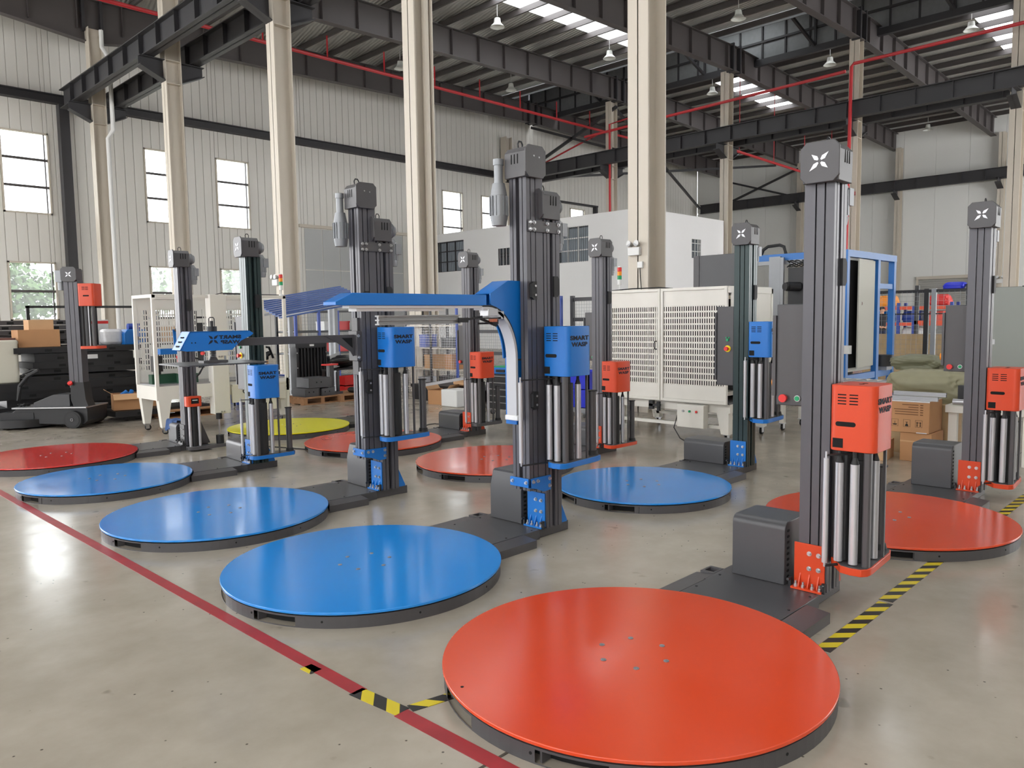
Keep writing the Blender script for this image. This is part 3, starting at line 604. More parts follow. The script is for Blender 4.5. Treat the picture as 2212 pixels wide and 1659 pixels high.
def neck(r, R, m=CHAR, m2=CHAR2):
    def arc(y0, y1, n=8): return [(math.sqrt((R+0.008)**2 - y*y), y) for y in [y0+(y1-y0)*i/n for i in range(n+1)]]
    b = ob('base_beam', MB().box(1.09, 1.59, -0.262, 0.30, 0.0, 0.068), m, r, bevel=0.004)
    ob('neck_cover', MB().prism(arc(0.285, -0.285)+[(1.255, -0.285), (1.255, 0.285)], 'z', 0.0, 0.069), m2, r, bevel=0.003)
    for s in (-1, 1):
        pts = arc(s*0.29, s*0.41, 4); mb = MB(); n = len(pts)
        xe = 1.09 if s < 0 else 1.20
        top = [(x, y, 0.066 if k < 1 else 0.066-0.012*k/(n-1)) for k, (x, y) in enumerate(pts)]
        ring_t = top + [(xe, s*0.41, 0.054), (xe, s*0.29, 0.066)]; ring_b = [(x, y, 0.0) for x, y, z in ring_t]; k = len(ring_t)
        mb.add(ring_b+ring_t, [tuple(range(k)), tuple(range(k, 2*k))]+[(i, (i+1) % k, k+(i+1) % k, k+i) for i in range(k)])
        ob('neck_ramp', mb, m, r)
    ob('lifting_lug', MB().box(1.20, 1.225, 0.30, 0.385, 0.04, 0.068).box(1.29, 1.315, 0.30, 0.385, 0.04, 0.068).box(1.225, 1.29, 0.30, 0.315, 0.04, 0.068).box(1.225, 1.29, 0.37, 0.385, 0.04, 0.068), m, r)
    for x, y in ((0.95, -0.26), (1.2, -0.26), (0.95, 0.26), (1.2, 0.26)): inst('screw', 'cscrew', lambda: MB().cyl((0,0,0), (0,0,0.004), 0.007, n=10), BLACK, r, (x, y, 0.069))
def motor_cover(r, y0, y1, h, style='round', x0=1.275, x1=1.56, m=CHAR2):
    z0 = 0.069
    if style == 'round':
        rr = 0.045; pts = [(x0, z0), (x0, z0+h-rr)] + [(x0+rr-rr*math.cos(math.radians(a)), z0+h-rr+rr*math.sin(math.radians(a))) for a in (15, 35, 55, 75, 90)] + [(x1, z0+h), (x1, z0)]
    else:
        pts = [(x0, z0), (x0, z0+h*0.66), (x0+0.03, z0+h*0.97), (x0+0.045, z0+h), (x1, z0+h), (x1, z0)]
    c = ob('motor_cover', MB().prism(pts, 'y', y0, y1), m, r, bevel=0.004)
    n = max(3, int(h/0.036))
    for k in range(n): inst('vent_slot', 'mvent', lambda: MB().prism(rrect(-0.014, 0.014, -0.007, 0.007, 0.006, 3), 'y', -0.0015, 0.003), VOID, c, (x0+0.04, y0, z0+h-0.05-k*(h-0.06)/n))
    return c
def foot(r, m):
    f = ob('foot_plate', MB().box(1.304, 1.313, -0.29, -0.125, 0.078, 0.315), m, r, bevel=0.002)
    for y, z in ((-0.208, 0.264), (-0.258, 0.262), (-0.208, 0.183), (-0.258, 0.183)): inst('bolt', 'bolt_x', bolt_x, CHROME, f, (1.304, y, z))
    for y in (-0.16, -0.21, -0.26): ob('gusset', MB().prism([(1.304, 0.08), (1.304, 0.15), (1.28, 0.09), (1.28, 0.08)], 'y', y-0.003, y+0.003), m, f)
    ob('foot_flange', MB().box(1.262, 1.304, -0.29, -0.125, 0.07, 0.08), m, f)
    for y in (-0.145, -0.185, -0.235, -0.275): inst('bolt', 'bolt_foot', lambda: MB().cyl((0,0,0), (0,0,0.012), 0.011, n=6).cyl((0,0,0.012), (0,0,0.03), 0.006, n=8), CHROME, f, (1.283, y, 0.08))
    for y in (-0.115, -0.295): ob('clamp', MB().box(1.275, 1.29, y-0.008, y+0.008, 0.07, 0.125).cyl((1.27, y, 0.115), (1.25, y, 0.118), 0.008, n=8), BLACK, f)
    ob('rear_gusset', MB().prism([(1.478, 0.07), (1.478, 0.22), (1.492, 0.22), (1.555, 0.085), (1.555, 0.07)], 'y', -0.278, -0.268).prism([(1.478, 0.07), (1.478, 0.22), (1.492, 0.22), (1.555, 0.085), (1.555, 0.07)], 'y', -0.17, -0.16), m, r)
def letters(parent, x, y, z, size=0.039):
    for k, s in enumerate(('SMART', 'WASP')):
        link('lettering', text_mesh(s, size), INKD, parent, (x, y, z-k*0.043), (math.pi/2, 0, 0))
INKD = mat('lettering_dark', (16, 18, 34), 0.7)
def carriage(r, zt, m, idler=(1.19, -0.335), rim=None, core=True):
    rim = rim or m
    zb = zt-0.335; tz = zb-0.578          # box bottom, tray top
    b = ob('film_head', MB().prism(rrect(1.27, 1.53, -0.54, -0.31, 0.042, 5), 'z', zb, zt), m, r, bevel=0.003)
    for c in (0, 1):
        for k in range(4): inst('vent_slit', 'vslit', lambda: MB().box(-0.001, 0.002, -0.021, 0.021, -0.003, 0.003), VOID, b, (1.27, -0.375-c*0.058, zt-0.048-k*0.0155))
    inst('slot', 'hslot', lambda: MB().prism(rrect(-0.05, 0.05, -0.012, 0.012, 0.0115, 4), 'x', -0.001, 0.002), VOID, b, (1.27, -0.395, zt-0.197))
    inst('socket_recess', 'hrec', lambda: MB().box(-0.001, 0.002, -0.026, 0.026, -0.024, 0.024), VOID, b, (1.27, -0.358, zt-0.295))
    letters(b, 1.395, -0.5405, zt-0.08)
    for x in (1.38, 1.43): inst('cap_hole', 'caphole', lambda: MB().cyl((0,0,0), (0,0,0.001), 0.014, n=12), VOID, b, (x, -0.43, zt))
    L_ = zb-0.055-tz-0.004
    for x, y in ((1.278, -0.368), (1.265, -0.448), (1.44, -0.485)):
        q = ob('roller', MB().cyl((x, y, tz+0.006), (x, y, zb-0.06), 0.0215, n=18), ROLL, r)
        ob('roller_cap', MB().cyl((x, y, zb-0.06), (x, y, zb-0.028), 0.0205, 0.011, 14).cyl((x, y, zb-0.028), (x, y, zb), 0.01, n=10), DARK, q)
    ob('corner_post', MB().prism(octo(1.262, 1.298, -0.525, -0.488, 0.008), 'z', tz, zb), CHAR, r)
    ob('film_roller', MB().cyl((1.365, -0.445, tz+0.004), (1.365, -0.445, zb-0.05), 0.048, n=22).cyl((1.365, -0.445, zb-0.05), (1.365, -0.445, zb), 0.03, n=14), DARK, r)
    ob('inner_roller', MB().cyl((1.335, -0.375, tz+0.004), (1.335, -0.375, zb), 0.034, n=18), BLACK, r)
    ob('tie_rod', MB().box(1.498, 1.512, -0.517, -0.503, tz, zb), CHAR, r)
    ix, iy = idler
    q = ob('idler_roller', MB().cyl((ix, iy, tz+0.01), (ix, iy, zb-0.03), 0.0145, n=14).cyl((ix, iy, tz-0.012), (ix, iy, zb+0.004), 0.006, n=8), ROLL, r)
    for zz in (tz-0.008, zb-0.016): ob('idler_arm', MB().bar((ix, iy, zz), (1.315, -0.41, zz), 0.018, 0.008), BLACK, q)
    pts = [(1.213, -0.455), (1.222, -0.505), (1.25, -0.527), (1.30, -0.532), (1.62, -0.512), (1.675, -0.495), (1.702, -0.455), (1.70, -0.415), (1.66, -0.385), (1.56, -0.335), (1.34, -0.308), (1.225, -0.40)]
    t_ = ob('film_tray', MB().prism(pts, 'z', tz-0.04, tz-0.003), rim, r, bevel=0.003)
    cx, cy = 1.45, -0.42
    ob('tray_deck', MB().prism([(cx+(x-cx)*0.975, cy+(y-cy)*0.93) for x, y in pts], 'z', tz-0.004, tz), CHAR, t_)
    if core:
        q = ob('reel_core', MB().cyl((1.65, -0.44, tz), (1.65, -0.44, tz+0.45), 0.03, n=18), CHAR, r)
        ob('core_cap', MB().cyl((1.65, -0.44, tz+0.45), (1.65, -0.44, tz+0.458), 0.037, n=18), DARK, q); ob('core_flange', MB().cyl((1.65, -0.44, tz), (1.65, -0.44, tz+0.03), 0.042, 0.036, 18), DARK, q)
    ob('carriage_plate', MB().box(1.345, 1.445, -0.335, -0.303, tz-0.03, zt-0.02), BLACK, r)
def control_box(r, z0, z1, buttons, y0=-0.143, y1=0.03, x0=1.385, x1=1.50):
    c = ob('control_box', MB().box(x0, x1, y0, y1, z0, z1), CHAR2, r, bevel=0.004)
    ob('door_panel', MB().box(x0-0.004, x0, y0+0.006, y1-0.012, z0+0.006, z1-0.006), CHAR, c)
    ob('hinge_strip', MB().box(x0-0.012, x0+0.03, y1, y1+0.018, z0+0.05, z1-0.06), CHAR, c)
    if buttons == 'pair':
        ob('stop_button', MB().cyl((x0-0.004, -0.02, z0+0.04), (x0-0.016, -0.02, z0+0.04), 0.018, n=18).cyl((x0-0.016, -0.02, z0+0.04), (x0-0.03, -0.02, z0+0.04), 0.022, n=18), REDP, c)
        g = ob('start_button', MB().cyl((x0-0.012, -0.095, z0+0.042), (x0-0.016, -0.095, z0+0.042), 0.013, n=16), GREENP, c)
        ob('button_ring', MB().cyl((x0-0.004, -0.095, z0+0.042), (x0-0.012, -0.095, z0+0.042), 0.017, n=16), CHROME, c)
    else:
        zc = z0+0.36
        e = ob('emergency_stop', MB().cyl((x0-0.008, -0.08, zc), (x0-0.03, -0.08, zc), 0.014, n=14).cyl((x0-0.03, -0.08, zc), (x0-0.044, -0.08, zc), 0.021, n=18), REDP, c)
        ob('stop_collar', MB().cyl((x0-0.004, -0.08, zc), (x0-0.008, -0.08, zc), 0.033, n=20), YELP, c)
        g = ob('start_button', MB().cyl((x0-0.004, -0.08, zc+0.085), (x0-0.018, -0.08, zc+0.085), 0.013, n=14).box(x0-0.012, x0-0.004, -0.1, -0.088, zc+0.1, zc+0.114).box(x0-0.012, x0-0.004, -0.072, -0.06, zc+0.1, zc+0.114), GREENP, c)
def dial(r, z, m=ORNP): ob('rotary_switch', MB().cyl((1.44, 0.048, z), (1.44, 0.07, z), 0.03, n=18), m, r)
def bumper(r, z): ob('limit_stop', MB().prism([(1.40,z-0.07),(1.44,z-0.07),(1.455,z-0.05),(1.455,z+0.05),(1.44,z+0.07),(1.40,z+0.07)], 'y', -0.315, -0.30), DARK, r)

GRP = 'turntable stretch wrapping machines'
def wrapper(name, T, rz, R, table_col, m, zt, cover, label, mast_m=MAST, buttons='pair', panel=(1.04, 1.59), dbl=False, idler=(1.19, -0.335), rim=None, cap=True, hole=False):
    r = root(name, (T[0], T[1], 0), math.radians(rz), label, 'wrapping machine', GRP)
    table(r, R, table_col, hole); neck(r, R); motor_cover(r, *cover[:3], style=cover[3])
    link('mast', shared('mast_std_'+mast_m.name, mast_std), mast_m, r)
    head_std(r); foot(r, m if m is not None else CHAR)
    if m is not None: carriage(r, zt, m, idler, rim)
    if panel and buttons == 'estop': control_box(r, panel[0], panel[1], buttons, -0.145, 0.04, 1.325, 1.43)
    elif panel: control_box(r, panel[0], panel[1], buttons); dial(r, panel[0]+0.12)
    bumper(r, 1.75)
    return r
T = [(2.661, 1.900), (2.623, 3.844), (2.603, 5.763), (2.467, 7.843), (2.528, 9.676), (5.536, 3.852), (5.776, 1.912), (5.548, 5.705), (5.482, 7.762), (5.478, 9.77)]
m1 = wrapper('stretch_wrapper', T[0], 0, 0.825, ORANGE_D, ORANGE, 1.176, (-0.085, 0.225, 0.345, 'round'), 'nearest orange turntable wrapper with tall charcoal mast', hole=True)
m2 = wrapper('stretch_wrapper', T[1], 0, 0.825, BLUE_D, BLUE, 1.478, (-0.09, 0.225, 0.36, 'slant'), 'blue turntable wrapper with twin masts and curved white track', panel=None, idler=(1.034, -0.331))
m3 = wrapper('stretch_wrapper', T[2], -2.5, 0.825, BLUE_D, BLUE, 1.478, (-0.09, 0.225, 0.36, 'slant'), 'blue turntable wrapper with twin masts and pressure plate arm', panel=None, idler=(1.10, -0.331))
m4 = wrapper('stretch_wrapper', T[3], -3.5, 0.75, BLUE_D, BLUE, 1.10, (-0.08, 0.32, 0.205, 'round'), 'blue turntable wrapper with green-black mast and low grey cover', mast_m=MASTG, buttons='estop', panel=(0.83, 1.6))
m6 = wrapper('stretch_wrapper', T[5], 0, 0.75, BLUE_D, BLUE, 1.471, (-0.07, 0.38, 0.22, 'round'), 'blue turntable wrapper in front of the perforated white machine', mast_m=MASTG, buttons='estop', panel=(0.85, 1.62))
m7 = wrapper('stretch_wrapper', T[6], 0, 0.825, ORANGE_D, ORANGE, 1.085, (-0.085, 0.225, 0.36, 'round'), 'orange turntable wrapper behind the nearest one at the edge of view')
m8 = wrapper('stretch_wrapper', T[7], -5, 0.825, ORANGE_D, ORANGE, 1.046, (-0.085, 0.25, 0.22, 'round'), 'orange turntable wrapper between two blue ones, film head low')
m9 = wrapper('stretch_wrapper', T[8], -2.5, 0.825, ORANGE_D, ORANGE, 1.11, (-0.085, 0.36, 0.22, 'round'), 'orange turntable wrapper beside the open cardboard boxes', rim=CHAR, panel=(0.93, 1.45))

# second masts on the two twin mast machines
def twin(r):
    link('lift_mast', shared('mast_tall', mast_tall), MAST, r)
    h = ob('lift_head', MB().prism([(1.12,2.465),(1.298,2.465),(1.298,2.63),(1.27,2.662),(1.15,2.662),(1.12,2.63)], 'y', -0.318, -0.13), CHAR, r, bevel=0.003)
    ob('face_plate', MB().prism(octo(1.112, 1.308, 2.46, 2.67, 0.03), 'y', -0.332, -0.318), CHAR, h, bevel=0.003)
    for y in (-0.25, -0.222, -0.194): inst('vent_slot', 'headslotx', lambda: MB().prism(rrect(-0.005, 0.005, -0.032, 0.032, 0.0045, 3), 'x', -0.001, 0.003), VOID, h, (1.12, y, 2.585))
    for x, z in ((1.19, 2.6), (1.24, 2.595)): inst('bolt', 'smallbolt_y', lambda: MB().cyl((0,0,0), (0,-0.003,0), 0.006, n=10), CHROME, h, (x, -0.332, z))
    inst('lifting_eye', 'eyebig', lambda: MB().tube([(-0.018,0,0),(-0.022,0,0.035),(-0.011,0,0.054),(0.011,0,0.054),(0.022,0,0.035),(0.018,0,0)], 0.006, 6), BLACK, h, (1.2, -0.2, 2.66))
    mo = ob('lift_motor', MB().cyl((1.10,-0.09,2.16), (1.10,-0.09,2.22), 0.05, 0.06, 20).cyl((1.10,-0.09,2.22), (1.10,-0.09,2.36), 0.056, n=20).cyl((1.10,-0.09,2.36), (1.10,-0.09,2.44), 0.058, 0.042, 20).cyl((1.10,-0.09,2.44), (1.10,-0.09,2.56), 0.03, n=14).cyl((1.10,-0.09,2.56), (1.10,-0.09,2.60), 0.036, n=14), CAST, r)
    for k in range(14):
        a = 2*math.pi*k/14; inst('fin', 'motorfin', lambda: MB().bar((0.06,0,0), (0.06,0,0.13), 0.005, 0.012), CAST, mo, (1.10, -0.09, 2.225), (0, 0, a))
    b = ob('mast_bracket', MB().prism([(1.155,2.11),(1.47,2.11),(1.47,2.186),(1.155,2.186)], 'y', -0.312, -0.30), CHAR, r, bevel=0.002)
    for x in (1.168, 1.205, 1.335, 1.45):
        for z in (2.125, 2.17): inst('bolt', 'bolt_y', bolt_y, CHROME, b, (x, -0.312, z))
    for z in (1.72, 0.98): 
        s = ob('limit_stop', MB().prism([(1.165,z-0.045),(1.185,z-0.06),(1.215,z-0.06),(1.215,z+0.06),(1.185,z+0.06),(1.165,z+0.045)], 'y', -0.325, -0.30), DARK, r)
        for dz in (-0.03, 0.03): inst('bolt', 'smallbolt_y2', lambda: MB().cyl((0,0,0), (0,-0.004,0), 0.008, n=10), CHROME, s, (1.2, -0.325, z+dz))
    c = ob('mast_shoe', MB().box(1.127, 1.141, -0.318, -0.13, 0.385, 0.447).prism([(1.127,0.385),(1.20,0.37),(1.27,0.34),(1.34,0.345),(1.345,0.447),(1.127,0.447)], 'y', -0.318, -0.304), BLUE, r, bevel=0.002)
    for y in (-0.155, -0.285): inst('bolt', 'bolt_x', bolt_x, CHROME, c, (1.127, y, 0.42))
    for x, z in ((1.16, 0.425), (1.205, 0.425), (1.325, 0.425), (1.325, 0.375)): inst('bolt', 'bolt_y', bolt_y, CHROME, c, (x, -0.318, z))
twin(m2); twin(m3)

# machine two: blue film guide beam with curved white track
def beam_profile(x0, x1, z0, z1, slope): return [(x0, z0), (x1, z0), (x1, z1), (x0+slope, z1), (x0, z0+0.018)]
gb = ob('guide_beam', MB().prism(beam_profile(-0.29, 0.84, 1.622, 1.69, 0.11), 'y', -0.225, -0.10), BLUE, m2, bevel=0.002)
ob('light_bar', MB().box(-0.2, 0.86, -0.215, -0.15, 1.605, 1.62).box(-0.14, 0.5, -0.2, -0.12, 1.588, 1.604), WHITEP, gb)
def ell(a_, b_, t0, t1, n): return [(0.845+a_*math.sin(math.radians(t0+(t1-t0)*i/n)), 1.262+b_*math.cos(math.radians(t0+(t1-t0)*i/n))) for i in range(n+1)]
inner = ell(0.292, 0.368, 10, 90, 10)
hood = [(0.885, 1.70), (1.05, 1.787), (1.17, 1.787), (1.20, 1.77), (1.20, 1.262), (1.15, 1.262)] + inner[::-1] + [(0.885, 1.632)]
ho = ob('guide_hood', MB().prism(hood, 'y', -0.215, -0.205).prism(hood, 'y', -0.075, -0.065), BLUE, m2)
top = [(0.885, 1.70), (1.05, 1.787), (1.17, 1.787), (1.20, 1.77)]
ob('hood_top', MB().add([(x, -0.21, z) for x, z in top]+[(x, -0.07, z) for x, z in top]+[(x, -0.21, z-0.004) for x, z in top]+[(x, -0.07, z-0.004) for x, z in top],
   [(0,1,5,4),(1,2,6,5),(2,3,7,6),(8,12,13,9),(9,13,14,10),(10,14,15,11)]), BLUE, ho)
def ribbon(path, y0, y1, th):
    mb = MB(); n = len(path); vs = []
    for i, (x, z) in enumerate(path):
        a = path[max(i-1, 0)]; b = path[min(i+1, n-1)]; d = Vector((b[0]-a[0], b[1]-a[1])).normalized(); nx, nz = d.y*th, -d.x*th
        vs += [(x, y0, z), (x, y1, z), (x+nx, y1, z+nz), (x+nx, y0, z+nz)]
    fs = [(4*i+k, 4*i+(k+1) % 4, 4*i+4+(k+1) % 4, 4*i+4+k) for i in range(n-1) for k in range(4)] + [(0,1,2,3), (4*n-4, 4*n-3, 4*n-2, 4*n-1)]
    return mb.add(vs, fs)
track = [(-0.2, 1.612), (0.80, 1.612)] + ell(0.268, 0.35, 0, 90, 12) + [(1.113, 1.1), (1.113, 0.86)]
TRACKM = mat('satin_grey_track', (190, 190, 192), 0.4)
tr = ob('guide_track', ribbon(track[1:], -0.235, -0.145, 0.02), TRACKM, m2)
ob('track_edge', ribbon([(x+0.012, z+0.012) for x, z in track[1:]], -0.225, -0.2, 0.014), DARK, tr)
ob('back_cover', MB().box(1.128, 1.14, -0.20, -0.10, 0.812, 1.27).box(1.14, 1.20, -0.205, -0.195, 0.83, 1.25), BLUE, m2)
for k in range(8): inst('track_screw', 'tscrew', lambda: MB().cyl((0,0,0), (-0.002,0,0), 0.006, n=8), CAST, tr, (1.11, -0.21+0.035*(k % 2), 1.32-0.06*(k//2)-0.1*(k//4)))
ob('track_end', MB().box(1.085, 1.135, -0.25, -0.13, 0.845, 0.88), WHITEP, tr, bevel=0.006)
gp = ob('gripper', MB().box(0.84, 0.93, -0.24, -0.16, 1.55, 1.60).box(0.93, 0.99, -0.235, -0.16, 1.53, 1.585), ALU, m2, rot=None, bevel=0.004)
ob('gripper_jaw', MB().box(0.78, 0.96, -0.235, -0.225, 1.535, 1.545).box(0.8, 0.98, -0.18, -0.17, 1.50, 1.512).bar((0.8,-0.2,1.54), (0.95,-0.2,1.49), 0.015).box(0.9, 0.95, -0.22, -0.18, 1.5, 1.53), DARK, gp)
ob('gripper_pad', MB().box(0.88, 0.92, -0.24, -0.2, 1.515, 1.535), mat('copper_pad', (170, 92, 60), 0.5), gp)
cb = ob('clamp_bar', MB().box(0.0, 0.62, -0.215, -0.175, 1.508, 1.516).box(0.0, 0.62, -0.215, -0.175, 1.532, 1.540).box(0.0, 0.62, -0.215, -0.175, 1.556, 1.564).box(0.004, 0.616, -0.203, -0.187, 1.509, 1.563), mat('dull_aluminium', (150, 150, 150), 0.4, metal=0.5), m2)
ob('bar_bracket', MB().box(0.6, 0.68, -0.225, -0.215, 1.515, 1.545).bar((0.66,-0.2,1.53), (0.82,-0.2,1.55), 0.014), DARK, cb)
for z in (1.36, 1.23, 1.10): inst('bolt', 'bolt_y', bolt_y, CHROME, ho, (1.205, -0.215, z+0.05))
ob('hood_mount', MB().box(1.195, 1.225, -0.212, -0.17, 1.1, 1.42), CHAR, ho)

# machine three: pressure plate arm
ar = ob('press_arm', MB().box(0.10, 1.13, -0.245, -0.195, 1.36, 1.42), CHAR, m3, bevel=0.002)
ob('arm_gusset', MB().prism([(0.82, 1.42), (1.13, 1.42), (1.13, 1.26), (1.085, 1.24), (1.06, 1.28), (0.9, 1.38)], 'y', -0.252, -0.245), CHAR, ar)
ob('gusset_window', MB().prism([(0.98, 1.395), (1.08, 1.395), (1.08, 1.31)], 'y', -0.2535, -0.252), VOID, ar)
cg = ob('arm_carriage', MB().box(1.10, 1.146, -0.29, -0.16, 1.2, 1.45).box(1.12, 1.148, -0.27, -0.18, 1.08, 1.56), CHAR, m3, bevel=0.003)
for z in (1.23, 1.41): inst('bolt', 'bolt_y', bolt_y, CHROME, cg, (1.115, -0.29, z))
hb = [(-0.30, 1.335), (-0.345, 1.345), (-0.27, 1.475), (0.17, 1.475), (0.20, 1.455), (0.185, 1.44), (0.10, 1.40), (0.03, 1.335)]
hd = ob('press_hood', MB().prism(hb, 'y', -0.30, -0.29).prism(hb, 'y', -0.15, -0.14).prism([(-0.345,1.345),(-0.27,1.475),(-0.262,1.475),(-0.337,1.345)], 'y', -0.30, -0.14).box(-0.27, 0.17, -0.30, -0.14, 1.468, 1.475), BLUE, m3)
inst('logo', 'logo_y', lambda: MB().add([], []).prism(petal(math.radians(42),0.008,0.05,0.009),'y',-0.001,0.002).prism(petal(math.radians(138),0.008,0.046,0.009),'y',-0.001,0.002).prism(petal(math.radians(222),0.008,0.052,0.009),'y',-0.001,0.002).prism(petal(math.radians(318),0.008,0.048,0.009),'y',-0.001,0.002), INKD, hd, (-0.105, -0.3005, 1.415))
for k, s in enumerate(('SMART', 'WASP')):
    o = link('lettering', text_mesh(s, 0.034), INKD, hd, (0.02, -0.3008, 1.43-k*0.036), (math.pi/2, 0, 0)); o.scale = (-1, 1, 1)
for x in (-0.26, -0.235): inst('hole', 'hoodhole', lambda: MB().cyl((0,0,0), (0,-0.001,0), 0.005, n=8), VOID, hd, (x, -0.30, 1.395))
for k in range(3): ob('end_slot', MB().box(-0.34+0.018*k+0.006, -0.326+0.018*k, -0.25, -0.19, 1.362+0.031*k, 1.376+0.031*k), VOID, hd)
ps = ob('press_spindle', MB().cyl((-0.08, -0.22, 1.25), (-0.08, -0.22, 1.55), 0.012, n=12).cyl((-0.08, -0.22, 1.475), (-0.08, -0.22, 1.51), 0.035, n=16), BLACK, m3)
ob('spring', MB().tube([(-0.08+0.02*math.cos(a*0.7), -0.22+0.02*math.sin(a*0.7), 1.27+0.075*a/54) for a in range(55)], 0.004, 6), CAST, ps)
ob('pull_handle', MB().tube([(-0.1,-0.22,1.50),(-0.1,-0.22,1.565),(-0.093,-0.22,1.575),(-0.067,-0.22,1.575),(-0.06,-0.22,1.565),(-0.06,-0.22,1.50)], 0.004, 6), BLACK, ps)
ob('spring_collar', MB().box(-0.17, 0.01, -0.27, -0.17, 1.245, 1.262).cyl((-0.08,-0.22,1.262), (-0.08,-0.22,1.285), 0.035, 0.022, 14), CHAR, ps)
for x in (-0.155, -0.005): inst('bolt', 'bolt_foot2', lambda: MB().cyl((0,0,0), (0,0,0.03), 0.008, n=8), CAST, ps, (x, -0.255, 1.262))
ob('press_plate', MB().prism(octo(-0.40, 0.25, -0.47, 0.03, 0.05), 'z', 1.235, 1.245), CHAR2, m3, bevel=0.002)

# machine five: red turntable with slim roller unit
m5 = root('stretch_wrapper', (T[4][0], T[4][1], 0), math.radians(-5), 'red turntable wrapper with small orange clip unit low on the mast', 'wrapping machine', GRP)
table(m5, 0.825, RED_D); neck(m5, 0.825)
motor_cover(m5, -0.08, 0.23, 0.24, 'round'); link('mast', shared('mast_std_'+MAST.name, mast_std), MAST, m5); head_std(m5); foot(m5, CHAR); bumper(m5, 1.75)
control_box(m5, 1.04, 1.59, 'pair')
cl = ob('clip_unit', MB().prism(rrect(1.31, 1.49, -0.42, -0.30, 0.03, 4), 'z', 0.54, 0.66), ORANGE, m5, bevel=0.004)
ob('clip_window', MB().box(1.36, 1.45, -0.4215, -0.418, 0.575, 0.64), VOID, cl)
ob('clip_sign', MB().box(1.375, 1.435, -0.4225, -0.421, 0.612, 0.622), WHITEP, cl)
for x in (1.345, 1.455): ob('roller', MB().cyl((x, -0.385, 0.06), (x, -0.385, 0.54), 0.018, n=14), ROLL, m5)
ob('film_roller', MB().cyl((1.40, -0.36, 0.06), (1.40, -0.36, 0.54), 0.04, n=18), DARK, m5)
ft = ob('film_tray', MB().prism([(1.30,-0.43),(1.36,-0.46),(1.80,-0.42),(1.82,-0.36),(1.78,-0.33),(1.34,-0.31),(1.30,-0.34)], 'z', 0.02, 0.06), CHAR, m5, bevel=0.003)
rc = ob('reel_core', MB().cyl((1.70, -0.37, 0.06), (1.70, -0.37, 0.16), 0.042, n=18).cyl((1.70, -0.37, 0.16), (1.70, -0.37, 0.36), 0.01, n=10), CHROME, m5)
ob('core_weight', MB().cyl((1.70, -0.37, 0.061), (1.70, -0.37, 0.165), 0.046, n=18), DARK, rc); ob('core_cap', MB().cyl((1.70, -0.37, 0.36), (1.70, -0.37, 0.43), 0.036, n=16), DARK, rc)
ob('brace_plate', MB().prism([(1.478,0.07),(1.478,0.35),(1.50,0.35),(1.60,0.08),(1.60,0.07)], 'y', -0.30, -0.29), CHAR, m5)
# denim rag on its cover
rg = MB(); nx, ny = 10, 8
for i in range(nx+1):
    for j in range(ny+1):
        u, v = i/nx, j/ny; x = -0.13+0.26*u; y = -0.1+0.2*v; z = 0.012*math.sin(9*u+4*v)+0.010*math.sin(13*v)
        if u < 0.3: z -= (0.3-u)*0.42; x += (0.3-u)*0.16
        rg.v.append((x, y, z))
for i in range(nx):
    for j in range(ny): k = i*(ny+1)+j; rg.f.append((k, k+1, k+ny+2, k+ny+1))
o = tag(ob('rag', rg, DENIM, loc=(T[4][0]+1.36, T[4][1]+0.07, 0.335), rot=(0, 0, 0.3)), 'crumpled blue denim rag on the grey motor cover', 'rag')
s = o.modifiers.new('thick', 'SOLIDIFY'); s.thickness = 0.008; s = o.modifiers.new('smooth', 'SUBSURF'); s.levels = 1; s.render_levels = 1

# machine ten: yellow turntable unit, no film head in view
m10 = root('turntable_unit', (T[9][0], T[9][1], 0), 0, 'yellow turntable with yellow motor cover behind the twin masts', 'turntable', GRP)
table(m10, 0.825, YELLOW_D); neck(m10, 0.825, BLACK, mat('glossy_dark_green', (40, 58, 52), 0.3))
motor_cover(m10, -0.22, 0.05, 0.25, 'round', 1.16, 1.42, YELLOW_D)
link('mast', shared('mast_std_'+MAST.name, mast_std), MAST, m10); foot(m10, CHAR); head_std(m10)
# loose cables on the floor by it
tag(ob('floor_cable', MB().tube([(7.0+0.35*t+0.12*math.sin(6*t), 8.45+0.25*math.sin(4*t+1), 0.008+0.006*math.sin(5*t)**2) for t in [i/24*3.1 for i in range(25)]], 0.008, 6), DARK), 'loose black cable coil on the floor behind the orange turntable', 'cable')
tag(ob('floor_cable', MB().tube([(4.45+0.12*t, 9.2-0.35*t, 0.008) for t in [i/12*4.0 for i in range(13)]], 0.008, 6), DARK), 'thin black cable on the floor from the red machine', 'cable')
# ------------------------------------------------------------------ background machines and clutter
def slotted(y0, y1, z0, z1, rows, cols, axis='x', th=0.004, fy=0.45, fz=0.74):
    """sheet with rows x cols upright slots; plane normal along axis"""
    mb = MB(); dy = (y1-y0)/cols; dz = (z1-z0)/rows
    def B(a, b, c, d, e=0.0): mb.box(-th+e, -e, a, b, c, d) if axis == 'x' else mb.box(a, b, -th+e, -e, c, d)
    for k in range(rows+1): B(y0, y1, max(z0, z0+k*dz-dz*(1-fz)/2), min(z1, z0+k*dz+dz*(1-fz)/2))
    for k in range(cols+1): B(max(y0, y0+k*dy-dy*(1-fy)/2), min(y1, y0+k*dy+dy*(1-fy)/2), z0+0.001, z1-0.001, 0.0006)
    return mb
def caster(parent, x, y, z, s=1.0, m=CHROME):
    c = ob('caster', MB().box(x-0.035*s, x+0.035*s, y-0.035*s, y+0.035*s, z-0.012, z).box(x-0.02*s, x+0.03*s, y-0.022*s, y-0.016*s, z-0.075*s, z).box(x-0.02*s, x+0.03*s, y+0.016*s, y+0.022*s, z-0.075*s, z), m, parent)
    ob('caster_wheel', MB().cyl((x+0.015*s, y-0.015*s, 0.042*s), (x+0.015*s, y+0.015*s, 0.042*s), 0.042*s, n=16), DARK, c)
